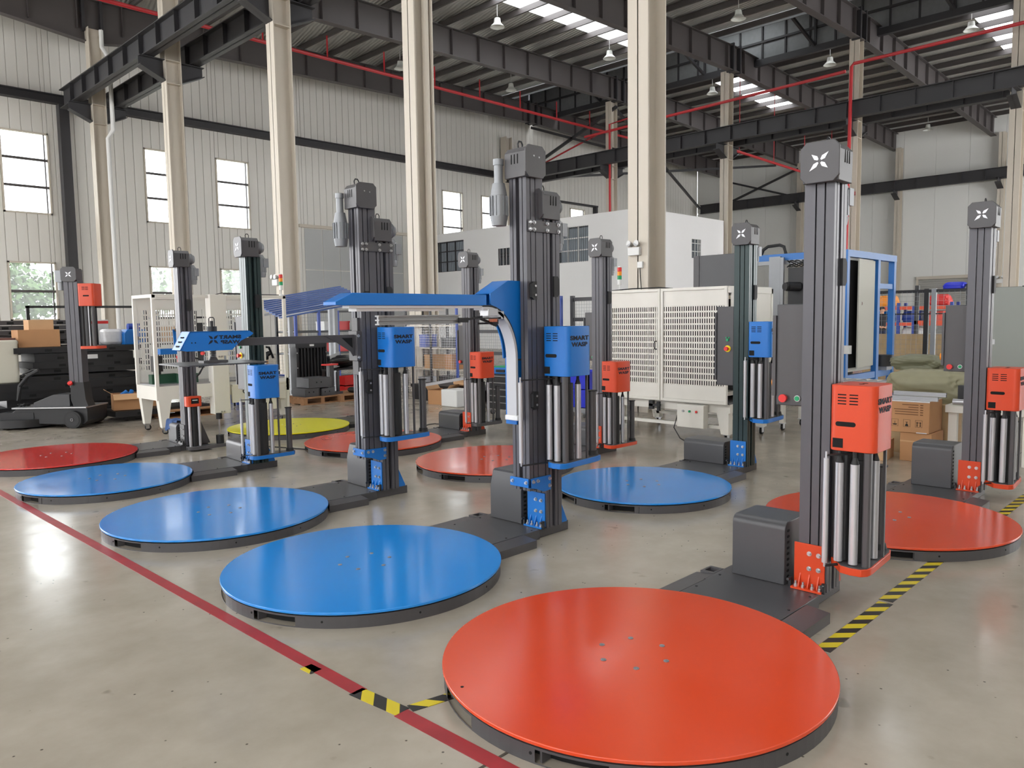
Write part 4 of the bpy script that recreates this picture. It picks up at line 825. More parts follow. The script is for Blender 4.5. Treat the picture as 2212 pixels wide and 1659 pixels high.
def signal_tower(x, y, z, label):
    r = root('signal_tower', (x, y, z), 0, label, 'signal light', 'red amber green signal towers')
    ob('base', MB().cyl((0,0,0), (0,0,0.02), 0.03, n=12).cyl((0,0,0.02), (0,0,0.09), 0.011, n=8).cyl((0,0,0.09), (0,0,0.16), 0.03, n=14), WHITEP, r)
    for k, m in enumerate((GREENP, ORNP, REDP)): ob('lens', MB().cyl((0,0,0.16+k*0.055), (0,0,0.213+k*0.055), 0.03, n=16), m, r)
    ob('cap', MB().cyl((0,0,0.325), (0,0,0.335), 0.03, 0.02, 14), WHITEP, r)

# perforated white machine on the right
rm = root('carton_machine', (8.3, 4.56, 0), 0, 'white machine with perforated doors on castors behind the blue mast', 'machine')
Y_ = lambda y: y-4.56
for nm, a, b in (('guard_door', 5.5, 6.42), ('guard_door', 4.57, 5.49)):
    a, b = Y_(a), Y_(b)
    d = ob(nm, MB().box(-0.02, 0.02, a, a+0.035, 0.47, 1.88).box(-0.02, 0.02, b-0.035, b, 0.47, 1.88).box(-0.02, 0.02, a+0.035, b-0.035, 0.47, 0.505).box(-0.02, 0.02, a+0.035, b-0.035, 1.845, 1.88)
           .box(-0.004, 0.004, a+0.035, b-0.035, 0.505, 0.68).box(-0.004, 0.004, a+0.035, b-0.035, 1.66, 1.845), CREAM, rm, bevel=0.002)
    ob('perforated_panel', slotted(a+0.03, b-0.03, 0.68, 1.66, 13, 27), CREAM, d)
ob('door_handle', MB().tube([(-0.02,Y_(5.55),1.12),(-0.05,Y_(5.555),1.12),(-0.05,Y_(5.555),1.22),(-0.02,Y_(5.55),1.22)], 0.009, 6), DARK, rm)
ob('frame', MB().box(0.0, 1.1, -0.02, 0.02, 1.8, 1.86).box(0.0, 1.1, Y_(6.4), Y_(6.44), 1.8, 1.86).box(1.06, 1.1, -0.02, Y_(6.44), 1.8, 1.86).box(1.06, 1.1, -0.02, 0.02, 0.5, 1.8).box(1.06, 1.1, Y_(6.4), Y_(6.44), 0.5, 1.8).box(0.02, 1.1, 0.0, Y_(6.44), 1.86, 1.88), CREAM, rm)
ob('light_block_sheet', MB().box(0.02, 1.06, Y_(6.42), Y_(6.43), 0.5, 1.86), CREAM, rm); ob('floor_sheet', MB().box(0.03, 1.06, 0.0, Y_(6.42), 0.47, 0.49), STEELD, rm)  # end sheet added to keep light out of the machine interior
ob('side_sheet', MB().box(0.05, 1.06, -0.012, 0.0, 0.75, 1.8), CREAM, rm)
ob('dark_back_sheet', MB().box(1.06, 1.08, 0.02, Y_(6.42), 0.5, 1.75), STEELD, rm)  # dark colour imitates the unlit interior behind the door slots
ob('dark_backing', MB().box(0.3, 0.34, Y_(5.95), Y_(6.4), 0.7, 1.66), BLACK, rm); ob('dark_backing', MB().box(0.5, 0.54, Y_(4.62), Y_(5.45), 0.6, 0.95), BLACK, rm)  # black backing plates added so the interior reads dark through the slots
ob('table_frame', MB().box(0.06, 1.08, 0.0, Y_(6.42), 0.36, 0.47), CREAM, rm)
for x, y in ((0.06, 0.02), (0.06, Y_(6.15)), (0.95, 0.02), (0.95, Y_(6.15))):
    ob('leg', MB().add([(x,y,0.1),(x+0.1,y,0.1),(x+0.1,y+0.1,0.1),(x,y+0.1,0.1),(x,y,0.36),(x+0.1,y,0.36),(x+0.1,y+0.16,0.36),(x,y+0.16,0.36)], [(0,3,2,1),(4,5,6,7),(0,1,5,4),(1,2,6,5),(2,3,7,6),(3,0,4,7)]), CREAM, rm)
    caster(rm, x+0.05, y+0.05, 0.1)
ob('lower_rail', MB().box(0.08, 0.14, 0.1, Y_(6.2), 0.16, 0.2).box(0.95, 1.01, 0.1, Y_(6.2), 0.16, 0.2), CREAM, rm)
cbx = ob('switch_box', MB().box(-0.09, 0.02, Y_(4.83), Y_(5.2), 0.17, 0.45), CREAM, rm, bevel=0.004)
for y, m in ((5.11, CHROME), (5.02, GREENP), (4.925, REDP)): ob('push_button', MB().cyl((-0.09, Y_(y), 0.37), (-0.105, Y_(y), 0.37), 0.014, n=14), m, cbx)
ob('air_regulator', MB().box(-0.03, 0.02, Y_(5.6), Y_(5.66), 0.35, 0.46).cyl((-0.01,Y_(5.52),0.33), (-0.01,Y_(5.52),0.45), 0.024, n=12).box(-0.03, 0.01, Y_(5.50), Y_(5.66), 0.39, 0.42), BLACK, rm)
ob('drop_cable', MB().tube([(-0.05,Y_(5.22),0.3),(-0.08,Y_(5.25),0.15),(-0.1,Y_(5.15),0.03),(-0.3,Y_(4.9),0.012)], 0.007, 6), DARK, rm)
cab = ob('control_cabinet', MB().box(0.55, 0.8, Y_(4.75), Y_(5.36), 1.9, 2.3), CHAR2, rm, bevel=0.005)
ob('cabinet_edge', MB().box(0.542, 0.55, Y_(5.28), Y_(5.36), 1.9, 2.3), CHAR, cab)
ob('belt_drive', MB().prism([(Y_(5.45),0.6),(Y_(4.8),0.85),(Y_(4.75),1.15),(Y_(5.0),1.3),(Y_(5.5),0.95)], 'x', 0.4, 0.5), BLACK, rm)
ob('belt_frame', MB().box(0.2, 0.9, Y_(4.7), Y_(6.3), 0.55, 0.6).box(0.3, 0.4, Y_(5.7), Y_(5.8), 0.6, 1.7).box(0.3, 0.36, Y_(5.0), Y_(6.2), 1.68, 1.74), CREAM, rm)
ob('belt_motor', MB().cyl((0.35,Y_(5.75),0.95), (0.35,Y_(5.5),0.95), 0.09, n=16).box(0.3, 0.5, Y_(5.3), Y_(5.4), 0.6, 1.2), BLACK, rm)
ob('top_cable', MB().tube([(0.1,Y_(6.35),1.885),(0.1,Y_(6.0),1.9),(0.12,Y_(5.6),1.9),(0.2,Y_(5.45),1.885)], 0.008, 6), DARK, rm)
signal_tower(8.6, 6.36, 1.88, 'signal tower on top of the perforated machine at the right')

# cream case machine on the left
lm = root('case_sealer', (4.1, 10.85, 0), 0, 'cream case machine with open frame cage on castors at the left', 'machine')
Wd = 0.73; Ln = 2.0
for x, y in ((0.04, 0.0), (0.04, Wd-0.1), (Ln-0.14, 0.0), (Ln-0.14, Wd-0.1)):
    ob('leg', MB().add([(x+0.02,y+0.02,0.1),(x+0.1,y+0.02,0.1),(x+0.1,y+0.1,0.1),(x+0.02,y+0.1,0.1),(x-0.02,y,0.5),(x+0.16,y,0.5),(x+0.16,y+0.1,0.5),(x-0.02,y+0.1,0.5)], [(0,3,2,1),(4,5,6,7),(0,1,5,4),(1,2,6,5),(2,3,7,6),(3,0,4,7)]), CREAM, lm)
    caster(lm, x+0.06, y+0.06, 0.1)
ob('table_frame', MB().box(0, Ln, 0, 0.03, 0.48, 0.67).box(0, Ln, Wd-0.03, Wd, 0.48, 0.67).box(0, 0.03, 0.03, Wd-0.03, 0.48, 0.67).box(Ln-0.03, Ln, 0.03, Wd-0.03, 0.48, 0.67), CREAM, lm)
for x, y in ((0.02, 0.0), (0.02, Wd-0.04), (Ln-0.02, 0.0), (Ln-0.02, Wd-0.04)):
    ob('cage_post', MB().box(x-0.022, x+0.022, y, y+0.044, 0.67 if x < 1 else 0.1, 1.93), CREAM, lm)
ob('cage_top', MB().box(0, Ln, 0, 0.044, 1.89, 1.935).box(0, Ln, Wd-0.044, Wd, 1.89, 1.935).box(0, 0.044, 0.044, Wd-0.044, 1.89, 1.935).box(Ln-0.044, Ln, 0.044, Wd-0.044, 1.89, 1.935), CREAM, lm)
ob('perforated_panel', slotted(0.06, 0.9, 0.86, 1.74, 11, 24, 'y'), CREAM, lm, loc=(0, Wd-0.02, 0))
ob('perforated_panel', slotted(1.0, Ln-0.06, 0.86, 1.74, 11, 26, 'y'), CREAM, lm, loc=(0, Wd-0.02, 0))
ob('panel_border', MB().box(0.04, Ln-0.04, Wd-0.03, Wd-0.02, 0.67, 0.86).box(0.04, Ln-0.04, Wd-0.03, Wd-0.02, 1.74, 1.9), CREAM, lm)
cc = ob('centre_column', MB().box(0.78, 1.02, -0.06, 0.1, 0.22, 1.94), CREAM, lm, bevel=0.006)
for x in (0.88, 0.92): 
    for z in (1.05, 0.25): inst('bolt', 'bolt_y', bolt_y, CREAM, cc, (x, -0.06, z))
ob('conveyor_belt', MB().box(0.06, 0.42, 0.3, 0.42, 0.69, 0.82), GREEND, lm)
ob('conveyor_belt', MB().box(0.36, 0.62, 0.08, 0.2, 0.69, 0.82), GREEND, lm)
ob('belt_bed', MB().box(0.03, Ln-0.03, 0.05, Wd-0.05, 0.665, 0.69), ALU, lm)
ob('drive_motor', MB().box(0.1, 0.22, 0.3, 0.42, 0.86, 1.08).cyl((0.16,0.36,0.82), (0.16,0.36,0.86), 0.05, n=14), BLACK, lm)
ob('drive_motor', MB().box(0.42, 0.52, 0.1, 0.2, 0.86, 1.08).cyl((0.47,0.15,0.82), (0.47,0.15,0.86), 0.04, n=14), BLACK, lm)
bk = ob('head_bracket', MB().box(0.18, 0.62, 0.26, 0.36, 1.1, 1.18).prism([(0.42,1.1),(0.62,1.1),(0.56,1.2),(0.46,1.45),(0.40,1.45)], 'y', 0.34, 0.36), BLUE, lm)
ob('head_hose', MB().tube([(0.43,0.32,1.42),(0.47,0.3,1.48),(0.52,0.3,1.45)], 0.03, 8), BLACK, bk)
ob('clamp_knob', MB().cyl((0.4,0.15,1.06), (0.36,0.13,1.06), 0.025, n=12), REDP, lm)
ob('clamp_knob', MB().cyl((0.72,0.1,1.1), (0.69,0.08,1.1), 0.025, n=12), REDP, lm)
ob('grip_handle', MB().tube([(0.52,0.06,1.05),(0.62,0.04,1.03),(0.72,0.05,0.96),(0.62,0.03,0.82),(0.53,0.06,0.72)], 0.014, 8), BLACK, lm)
ob('blue_guide', MB().prism([(1.05,1.2),(1.6,1.2),(1.6,1.5),(1.45,1.5),(1.1,1.33)], 'y', 0.3, 0.32), BLUE, lm)
ob('side_tray', MB().box(1.06, 1.92, -0.03, 0.0, 0.36, 0.6).box(1.06, 1.92, -0.05, 0.02, 0.6, 0.63).box(1.06, 1.9, 0.02, 0.05, 0.78, 0.8), CREAM, lm)
g = ob('pressure_gauge', MB().cyl((1.26,-0.03,0.52), (1.26,-0.055,0.52), 0.035, n=16), DARK, lm)
ob('gauge_face', MB().cyl((1.26,-0.055,0.52), (1.26,-0.058,0.52), 0.028, n=16), WHITEP, g)
ob('valve_knob', MB().cyl((1.36,-0.03,0.52), (1.36,-0.07,0.52), 0.03, n=12), DARK, lm)
ob('counter_display', MB().box(1.14, 1.3, -0.035, -0.03, 0.7, 0.76), BLACK, lm)
ob('electric_box', MB().box(1.5, 1.72, -0.12, 0.0, 0.22, 0.62), CREAM, lm, bevel=0.006)
ob('box_cable', MB().tube([(1.2,0.0,0.86),(1.35,-0.05,0.82),(1.45,-0.1,0.6),(1.6,-0.12,0.42),(1.75,-0.15,0.38)], 0.007, 6), DARK, lm)
ob('top_cable', MB().tube([(0.9,0.02,1.94),(1.0,0.02,1.965),(1.3,0.02,1.95),(1.9,0.02,1.945)], 0.006, 6), DARK, lm)
signal_tower(6.06, 10.9, 1.935, 'signal tower on the cream case machine at the left')

# robot pallet wrapper (self driving)
ag = root('robot_wrapper', (3.6, 12.7, 0), math.radians(-45), 'black self driving robot wrapper with leaning orange film head', 'robot')
ob('chassis', MB().prism([(-0.95,0.08),(0.12,0.04),(0.2,0.1),(0.2,0.3),(-0.85,0.3),(-0.95,0.22)], 'y', -0.02, 0.55), BLACK, ag, bevel=0.01)
ob('deck', MB().box(-0.9, 0.2, -0.06, 0.58, 0.3, 0.318), ALU, ag)
ob('nose_bumper', MB().cyl((-0.9, 0.25, 0.03), (-0.9, 0.25, 0.14), 0.46, n=32), BLACK, ag)
ob('front_bogie', MB().box(-1.1, -0.6, -0.03, 0.5, 0.14, 0.24), BLACK, ag)
for yy in (-0.05, 0.6):
    w = ob('wheel', MB().cyl((0,yy-0.035,0.13), (0,yy+0.035,0.13), 0.13, n=28), DARK, ag)
    ob('wheel_hub', MB().cyl((0,yy-0.04,0.13), (0,yy-0.036,0.13), 0.1, n=24).cyl((0,yy-0.048,0.13), (0,yy-0.04,0.13), 0.025, n=12), BLACK, w)
    for k in range(6): inst('hub_bolt', 'hubbolt', lambda: MB().cyl((0,0,0), (0,-0.006,0), 0.005, n=6), CHROME, w, (0.018*math.cos(k*1.047), yy-0.048, 0.13+0.018*math.sin(k*1.047)))
ob('battery_cover', MB().prism([(-0.62,0.318),(-0.08,0.318),(-0.08,0.5),(-0.32,0.5),(-0.62,0.38)], 'y', 0.02, 0.4), CHAR2, ag, bevel=0.006)
ob('mast_foot', MB().prism([(-0.02,0.3),(0.2,0.3),(0.16,0.42),(0.14,0.68),(-0.05,0.68),(-0.06,0.42)], 'y', 0.02, 0.22), BLACK, ag)
ms = ob('mast', MB().prism(notched(-0.07, 0.13, 0.03, 0.2, [(0.1, 0.01, 0.02)], [(0.0, 0.008, 0.02), (0.07, 0.008, 0.02)], [], []), 'z', 0.6, 2.2), MAST, ag)
hd_ = ob('mast_head', MB().prism(octo(-0.09, 0.14, 2.17, 2.39, 0.035), 'y', 0.0, 0.016).prism(octo(-0.1, 0.13, 2.18, 2.37, 0.02), 'y', 0.016, 0.2), CHAR, ag, bevel=0.003)
inst('logo', 'logo_y2', lambda: MB().prism(petal(math.radians(42),0.008,0.06,0.011),'y',-0.001,0.002).prism(petal(math.radians(138),0.008,0.055,0.011),'y',-0.001,0.002).prism(petal(math.radians(222),0.008,0.06,0.011),'y',-0.001,0.002).prism(petal(math.radians(318),0.008,0.06,0.011),'y',-0.001,0.002), LOGO_W, hd_, (0.025, -0.001, 2.28))
ob('gearbox', MB().box(-0.19, -0.1, 0.04, 0.15, 2.17, 2.34).cyl((-0.14,0.1,2.05), (-0.14,0.1,2.17), 0.045, n=14), CAST, ag)
fh = ob('film_head', MB().prism(rrect(0.17, 0.41, -0.06, 0.2, 0.04, 4), 'z', 1.81, 2.14), ORANGE, ag, bevel=0.003)
for c in (0, 1):
    for k in range(4): inst('vent_slit', 'vslit_y', lambda: MB().box(-0.021, 0.021, -0.001, 0.002, -0.003, 0.003), VOID, fh, (0.265+c*0.05, -0.06, 2.09-k*0.014))
inst('slot', 'hslot_y', lambda: MB().prism(rrect(-0.045, 0.045, -0.01, 0.01, 0.0095, 4), 'y', -0.001, 0.002), VOID, fh, (0.3, -0.06, 1.96))
ob('roller', MB().cyl((0.25,0.05,1.22), (0.25,0.05,1.81), 0.045, n=16), BLACK, ag); ob('roller', MB().cyl((0.36,0.0,1.22), (0.36,0.0,1.81), 0.025, n=14), CHAR, ag)
ob('guide_rod', MB().cyl((0.31,-0.03,1.22), (0.31,-0.03,1.81), 0.008, n=8), ROLL, ag)
ob('film_tray', MB().prism(rrect(0.16, 0.45, -0.08, 0.2, 0.06, 4), 'z', 1.18, 1.22), ORANGE, ag)
ob('carriage_plate', MB().box(0.12, 0.17, 0.06, 0.16, 1.2, 1.9), BLACK, ag)
ob('tiller_arm', MB().tube([(-0.95,0.2,0.4),(-0.92,0.2,0.62),(-0.78,0.2,0.78),(-0.62,0.2,0.86)], 0.03, 8), BLACK, ag)
ob('tiller_grip', MB().tube([(-0.62,0.2,0.86),(-0.7,0.2,0.87),(-0.86,0.2,0.8),(-0.9,0.2,0.74),(-0.84,0.2,0.74),(-0.62,0.2,0.84)], 0.014, 8), BLACK, ag)
ob('stop_button', MB().cyl((-0.04,0.0,0.66), (-0.04,-0.02,0.68), 0.035, n=14), REDP, ag)
ob('cable_bundle', MB().tube([(-0.85+0.06*math.sin(5*t), 0.15+0.08*math.cos(7*t), 0.34+0.02*math.sin(11*t)) for t in [i*0.2 for i in range(30)]], 0.008, 5), DARK, ag)

# stacked steel parts behind the robot
def slab(x, y, z, l, w, h, rz, label, m=BLACK, name='steel_tray', lip=True):
    r = root(name, (x, y, z), math.radians(rz), label, 'steel part', 'black steel parts stacked behind the robot')
    ob('plate', MB().box(-l/2, l/2, -w/2, w/2, h-0.012, h), m, r)
    for q in (-1, 1):
        ob('edge_rail', MB().box(-l/2, l/2, q*(w/2-0.01)-0.01, q*(w/2-0.01)+0.01, 0, h-0.012), m, r)
        ob('end_rail', MB().box(q*(l/2-0.01)-0.01, q*(l/2-0.01)+0.01, -w/2+0.02, w/2-0.02, 0, h-0.012), m, r)
    for k in range(3): inst('cutout', 'slabcut', lambda: MB().box(-0.05, 0.05, -0.0015, 0.002, -0.02, 0.02), VOID, r, (-l/4+k*l/4, -w/2, h*0.45))
    return r
SL = [(4.0, 14.45, 0.0, 2.1, 0.8, 0.13, 'lowest black steel base on the floor behind the robot'), (4.0, 14.45, 0.13, 2.2, 0.8, 0.12, 'second black steel base from the floor behind the robot'), (4.05, 14.45, 0.25, 2.0, 0.8, 0.12, 'third black steel base in the low stack'),
      (3.95, 14.45, 0.37, 2.3, 0.85, 0.12, 'fourth black steel base in the low stack'), (3.9, 14.45, 0.49, 2.5, 0.9, 0.14, 'long black steel beam tray on top of the low stack'),
      (4.15, 14.45, 0.63, 1.7, 0.8, 0.09, 'black pallet frame lowest of the upper stack'), (4.2, 14.45, 0.75, 1.6, 0.8, 0.09, 'black pallet frame second of the upper stack'), (4.25, 14.45, 0.84, 1.7, 0.8, 0.10, 'black pallet frame third of the upper stack with silver strip'), (4.2, 14.45, 0.94, 1.5, 0.8, 0.14, 'thick black frame with white sticker'), (4.15, 14.45, 1.09, 1.9, 0.85, 0.09, 'topmost black frame of the stack under the orange tray')]
for i, (x, y, z, l, w, h, lb) in enumerate(SL): slab(x, y, z, l, w, h, [0, 2, -2, 1, 0, 3, -4, 2, 0, -3][i], lb)
tag(ob('sticker', MB().box(0, 0.18, -0.002, 0, 0, 0.07), WHITEP, loc=(4.2, 14.045, 0.97)), 'white paper sticker on the thick black frame', 'sticker')
for i, lb in enumerate(['lowest dark plate of the tall rear stack', 'second dark plate of the tall rear stack', 'third dark plate of the tall rear stack', 'fourth dark plate of the tall rear stack', 'fifth dark plate of the tall rear stack', 'top dark plate of the tall rear stack below the window']):
    slab(3.7+0.05*(i % 2), 15.55, 1.12+0.085*i if i else 1.1, 1.5, 0.9, 0.075, (-3, 2, -1, 3, -2, 1)[i], lb, CHAR)
tag(ob('steel_crate', MB().box(-0.7, 0.7, -0.4, 0.4, 0, 0.04).box(-0.7, -0.64, -0.4, 0.4, 0.04, 1.08).box(0.64, 0.7, -0.4, 0.4, 0.04, 1.08).box(-0.7, 0.7, -0.4, 0.4, 1.04, 1.09), BLACK, loc=(3.7, 15.55, 0)), 'black steel crate frame carrying the tall rear stack', 'crate')
fr_ = tag(ob('pipe_railing', MB().box(0, 0.05, 0, 0.05, 0, 1.87).box(1.05, 1.1, 0, 0.05, 0, 1.87).box(1.9, 1.95, 0, 0.05, 0, 1.87).box(0, 1.95, 0, 0.05, 1.83, 1.87), BLACK, loc=(3.6, 14.97, 0)), 'thin dark pipe rail frame standing in front of the rear stack', 'frame')
tag(ob('carton', MB().box(-0.3, 0.3, -0.2, 0.2, 0, 0.28), CARD, loc=(3.6, 14.5, 1.185)), 'brown cardboard box on the black frames', 'carton')
tag(ob('carton', MB().box(-0.18, 0.18, -0.15, 0.15, 0, 0.16), CARDL, loc=(3.65, 14.5, 1.465)), 'small light carton on top of the brown box', 'carton')
tk = root('plastic_tank', (2.93, 14.45, 0.632), 0, 'cream plastic tank with brown lid standing on the long black tray', 'tank')
ob('tank_body', MB().prism(rrect(-0.33, 0.33, -0.33, 0.33, 0.07, 4), 'z', 0, 0.68), mat('cream_plastic', (216, 212, 196), 0.5), tk, bevel=0.02)
ob('tank_lid', MB().prism(rrect(-0.31, 0.31, -0.31, 0.31, 0.06, 4), 'z', 0.68, 0.71), mat('brown_lid', (110, 70, 60), 0.6), tk)
ob('tank_rim', MB().prism(rrect(-0.335, 0.335, -0.335, 0.335, 0.07, 4), 'z', 0.62, 0.66), MATS['cream_plastic'], tk)
pw = tag(ob('wrapped_part', MB().prism(rrect(-0.16, 0.16, -0.14, 0.14, 0.06, 3), 'z', 0, 0.27), PLASTICWRAP, loc=(4.72, 14.4, 1.185), bevel=0.05), 'plastic wrapped bundle on the black stack', 'bundle')
bp_ = root('blue_housing', (5.02, 14.3, 1.185), 0, 'blue machine housing on the black stack beside the wrapped bundle', 'housing')
ob('housing_body', MB().prism([(-0.16,0),(0.2,0),(0.2,0.26),(-0.1,0.26),(-0.16,0.18)], 'y', -0.14, 0.14), BLUE, bp_, bevel=0.006)
ob('housing_motor', MB().cyl((-0.05,0,0.3), (0.15,0,0.3), 0.06, n=14), BLUEST, bp_)
ob('shaft_hole', MB().cyl((0.08,-0.14,0.1), (0.08,-0.142,0.1), 0.035, n=14), VOID, bp_)
wp = tag(ob('white_cabinet', MB().box(0, 0.35, 0, 0.3, 0, 1.62), WHITEP, loc=(4.6, 15.2, 0)), 'slim white cabinet behind the robot film head', 'cabinet')
ob('red_label', MB().box(0, 0.35, -0.002, 0, 1.55, 1.6), REDP, wp)
# open carton on a flat base
slab(4.95, 13.15, 0.08, 1.5, 0.7, 0.09, 0, 'flat dark base carrying the open carton')
def pallet(x, y, rz, label, l=1.0, w=0.8, m=WOOD, h=0.13):
    r = root('wooden_pallet', (x, y, 0), math.radians(rz), label, 'pallet', 'wooden pallets')
    for k in range(6): inst('deck_board', 'pboard%.2f%.2f' % (l, w), lambda: MB().box(-l/2, l/2, -0.05, 0.05, 0, 0.02), m, r, (0, -w/2+0.05+k*(w-0.1)/5, h-0.02))
    for k in range(3):
        b = inst('bearer', 'pbear%.2f%.2f' % (l, w), lambda: MB().box(-0.04, 0.04, -w/2, w/2, 0, 0.09), m, r, (-l/2+0.05+k*(l-0.1)/2, 0, 0.02))
    for k in range(3): inst('skid_board', 'pskid%.2f%.2f' % (l, w), lambda: MB().box(-l/2, l/2, -0.05, 0.05, 0, 0.02), m, r, (0, -w/2+0.05+k*(w-0.1)/2, 0))
    return r
oc = root('open_carton', (4.45, 13.05, 0.175), math.radians(-12), 'open cardboard box with blue parts beside the cream machine', 'carton')
ob('carton_wall', MB().box(-0.2, 0.2, -0.15, -0.145, 0, 0.26).box(-0.2, 0.2, 0.145, 0.15, 0, 0.26).box(-0.2, -0.195, -0.145, 0.145, 0, 0.26).box(0.195, 0.2, -0.145, 0.145, 0, 0.26).box(-0.2, 0.2, -0.15, 0.15, 0, 0.005), CARD, oc)
ob('flap', MB().add([(-0.2,-0.15,0.26),(0.2,-0.15,0.26),(0.2,-0.24,0.18),(-0.2,-0.24,0.18),(-0.2,-0.153,0.255),(0.2,-0.153,0.255),(0.2,-0.243,0.175),(-0.2,-0.243,0.175)], [(0,1,2,3),(4,7,6,5),(0,3,7,4),(1,5,6,2),(3,2,6,7),(0,4,5,1)]), CARDL, oc)
ob('flap', MB().add([(-0.2,-0.15,0.26),(-0.2,0.15,0.26),(-0.3,0.15,0.33),(-0.3,-0.15,0.33),(-0.203,-0.15,0.255),(-0.203,0.15,0.255),(-0.303,0.15,0.325),(-0.303,-0.15,0.325)], [(0,1,2,3),(4,7,6,5),(0,3,7,4),(1,5,6,2),(3,2,6,7),(0,4,5,1)]), CARDL, oc)
ob('flap', MB().add([(0.2,-0.15,0.26),(0.2,0.15,0.26),(0.27,0.15,0.34),(0.27,-0.15,0.34),(0.203,-0.15,0.255),(0.203,0.15,0.255),(0.273,0.15,0.335),(0.273,-0.15,0.335)], [(0,1,2,3),(4,7,6,5),(0,3,7,4),(1,5,6,2),(3,2,6,7),(0,4,5,1)]), CARDL, oc)
ob('blue_part', MB().cyl((-0.1,-0.05,0.2), (0.02,-0.02,0.28), 0.04, n=10).cyl((0.05,0.0,0.2), (0.1,0.05,0.29), 0.035, n=10).box(-0.06, 0.06, 0.02, 0.1, 0.15, 0.26), BLUE, oc)
pallet(5.35, 12.95, 0, 'pallet under the cream case machine', 1.0, 0.7)
tag(ob('carton', MB().box(-0.18, 0.18, -0.15, 0.15, 0, 0.24), CARD, loc=(4.95, 13.3, 0.175)), 'brown carton half hidden beside the open box', 'carton')

prk = root('parts_rack', (5.22, 13.6, 0), 0, 'black parts rack full of dark parts behind the cream machine', 'rack')
for x in (0, 0.65, 1.3):
    for y in (0, 0.5): ob('upright', MB().box(x-0.02, x+0.02, y-0.02, y+0.02, 0, 1.75), BLACK, prk)
for z in (0.3, 0.75, 1.2, 1.65): ob('shelf_board', MB().box(0, 1.3, 0, 0.5, z-0.03, z), BLACK, prk)
for i, (x, z, l, h, m, lb) in enumerate([(5.45, 0.3, 0.4, 0.3, BLACK, 'black box on the low shelf of the parts rack'), (6.1, 0.3, 0.5, 0.36, CHAR2, 'wide charcoal box on the low shelf of the parts rack'), (5.55, 0.75, 0.55, 0.36, BLACK, 'tall black box on the second shelf of the parts rack'), (6.18, 0.75, 0.5, 0.3, CHAR2, 'charcoal box on the second shelf of the parts rack'), (5.45, 1.2, 0.38, 0.3, CARDL, 'light carton on the third shelf of the parts rack'), (5.9, 1.2, 0.4, 0.34, BLACK, 'black box on the third shelf of the parts rack'), (6.3, 1.2, 0.3, 0.28, CHAR2, 'small charcoal box on the third shelf of the parts rack')]):
    r = root('parts_box', (x, 13.85, z), 0, lb, 'box', 'boxes on the parts rack'); ob('box_body', MB().box(-l/2, l/2, -0.2, 0.2, 0, h-0.03), m, r); ob('box_lid', MB().box(-l/2-0.005, l/2+0.005, -0.205, 0.205, h-0.03, h), m, r)
# centre left clutter
nv = root('roller_canopy', (9.25, 15.35, 0), 0, 'blue corrugated sloping canopy on posts', 'canopy')
for k in range(11):
    ob('corrugated_strip', MB().bar((-1.15, -0.7+k*0.13, 1.62+k*0.036), (1.15, -0.7+k*0.13, 1.99+k*0.036), 0.134, 0.03), NAVY, nv)
[ob('support_beam', MB().bar((-1.1,q,1.64), (1.1,q,1.98), 0.05, 0.05), ALU, nv) for q in (-0.7, 0.7)]
for x, y in ((-0.9,-0.65), (0.2,-0.65), (-0.9,0.65), (0.9,0.65)): ob('post', MB().box(x-0.04, x+0.04, y-0.04, y+0.04, 0, 1.66+0.155*(x+1.1)-0.02), CAST, nv)
cgx = root('wire_cage', (10.7, 17.0, 0), 0, 'wire mesh storage cage with blue posts', 'cage')
for x in (-0.9, -0.25, 0.3, 0.85): ob('post', MB().box(x-0.03, x+0.03, -0.03, 0.03, 0, 1.8), BLUEST, cgx)
for x in (-0.9, 0.85): ob('rear_post', MB().box(x-0.03, x+0.03, 0.9, 0.96, 0, 1.8), BLACK, cgx)
for z in (0.1, 0.7, 1.25, 1.75): [ob('rail', MB().box(-0.9, 0.85, q-0.02, q+0.02, z, z+0.05), BLACK, cgx) for q in (0, 0.92)]
for z in (0.12, 0.72, 1.27): ob('shelf_board', MB().box(-0.88, 0.83, 0.02, 0.9, z, z+0.02), CAST, cgx)
mb = MB()
for k in range(22): mb.box(-0.88+k*0.08, -0.876+k*0.08, 0.92, 0.924, 0.1, 1.75)
for k in range(18): mb.box(-0.88, 0.83, 0.9235, 0.926, 0.1+k*0.09, 0.104+k*0.09)
tag(ob('wire_mesh', mb, CAST, cgx), kind='stuff')
for i, (x, z, m, lb) in enumerate([(0.55, 1.29, REDP, 'red plastic crate on the cage top shelf'), (0.2, 1.29, WHITEP, 'white box on the cage top shelf'), (0.5, 0.74, mat('pink_red_crate', (210, 70, 70), 0.5), 'red crate on the cage middle shelf'), (-0.5, 0.74, BLUEST, 'blue crate on the cage middle shelf')]):
    r = root('storage_crate', (10.7+x, 17.35, z), 0, lb, 'crate', 'crates in the wire cage')
    ob('crate_wall', MB().box(-0.2, 0.2, -0.2, -0.185, 0, 0.24).box(-0.2, 0.2, 0.185, 0.2, 0, 0.24).box(-0.2, -0.185, -0.185, 0.185, 0, 0.24).box(0.185, 0.2, -0.185, 0.185, 0, 0.24), m, r); ob('crate_floor', MB().box(-0.2, 0.2, -0.2, 0.2, 0, 0.012), m, r); ob('crate_rim', MB().box(-0.21, 0.21, -0.21, -0.2, 0.2, 0.24).box(-0.21, 0.21, 0.2, 0.21, 0.2, 0.24), m, r)
rd = root('finned_heater', (8.4, 14.0, 0.0), 0, 'black finned radiator box standing behind the mast', 'radiator')
ob('heater_case', MB().box(-0.34, 0.34, 0.03, 0.2, 0.1, 1.02).box(-0.36, 0.36, -0.02, 0.22, 1.0, 1.1).box(-0.36, 0.36, -0.02, 0.22, 0.06, 0.14), BLACK, rd)
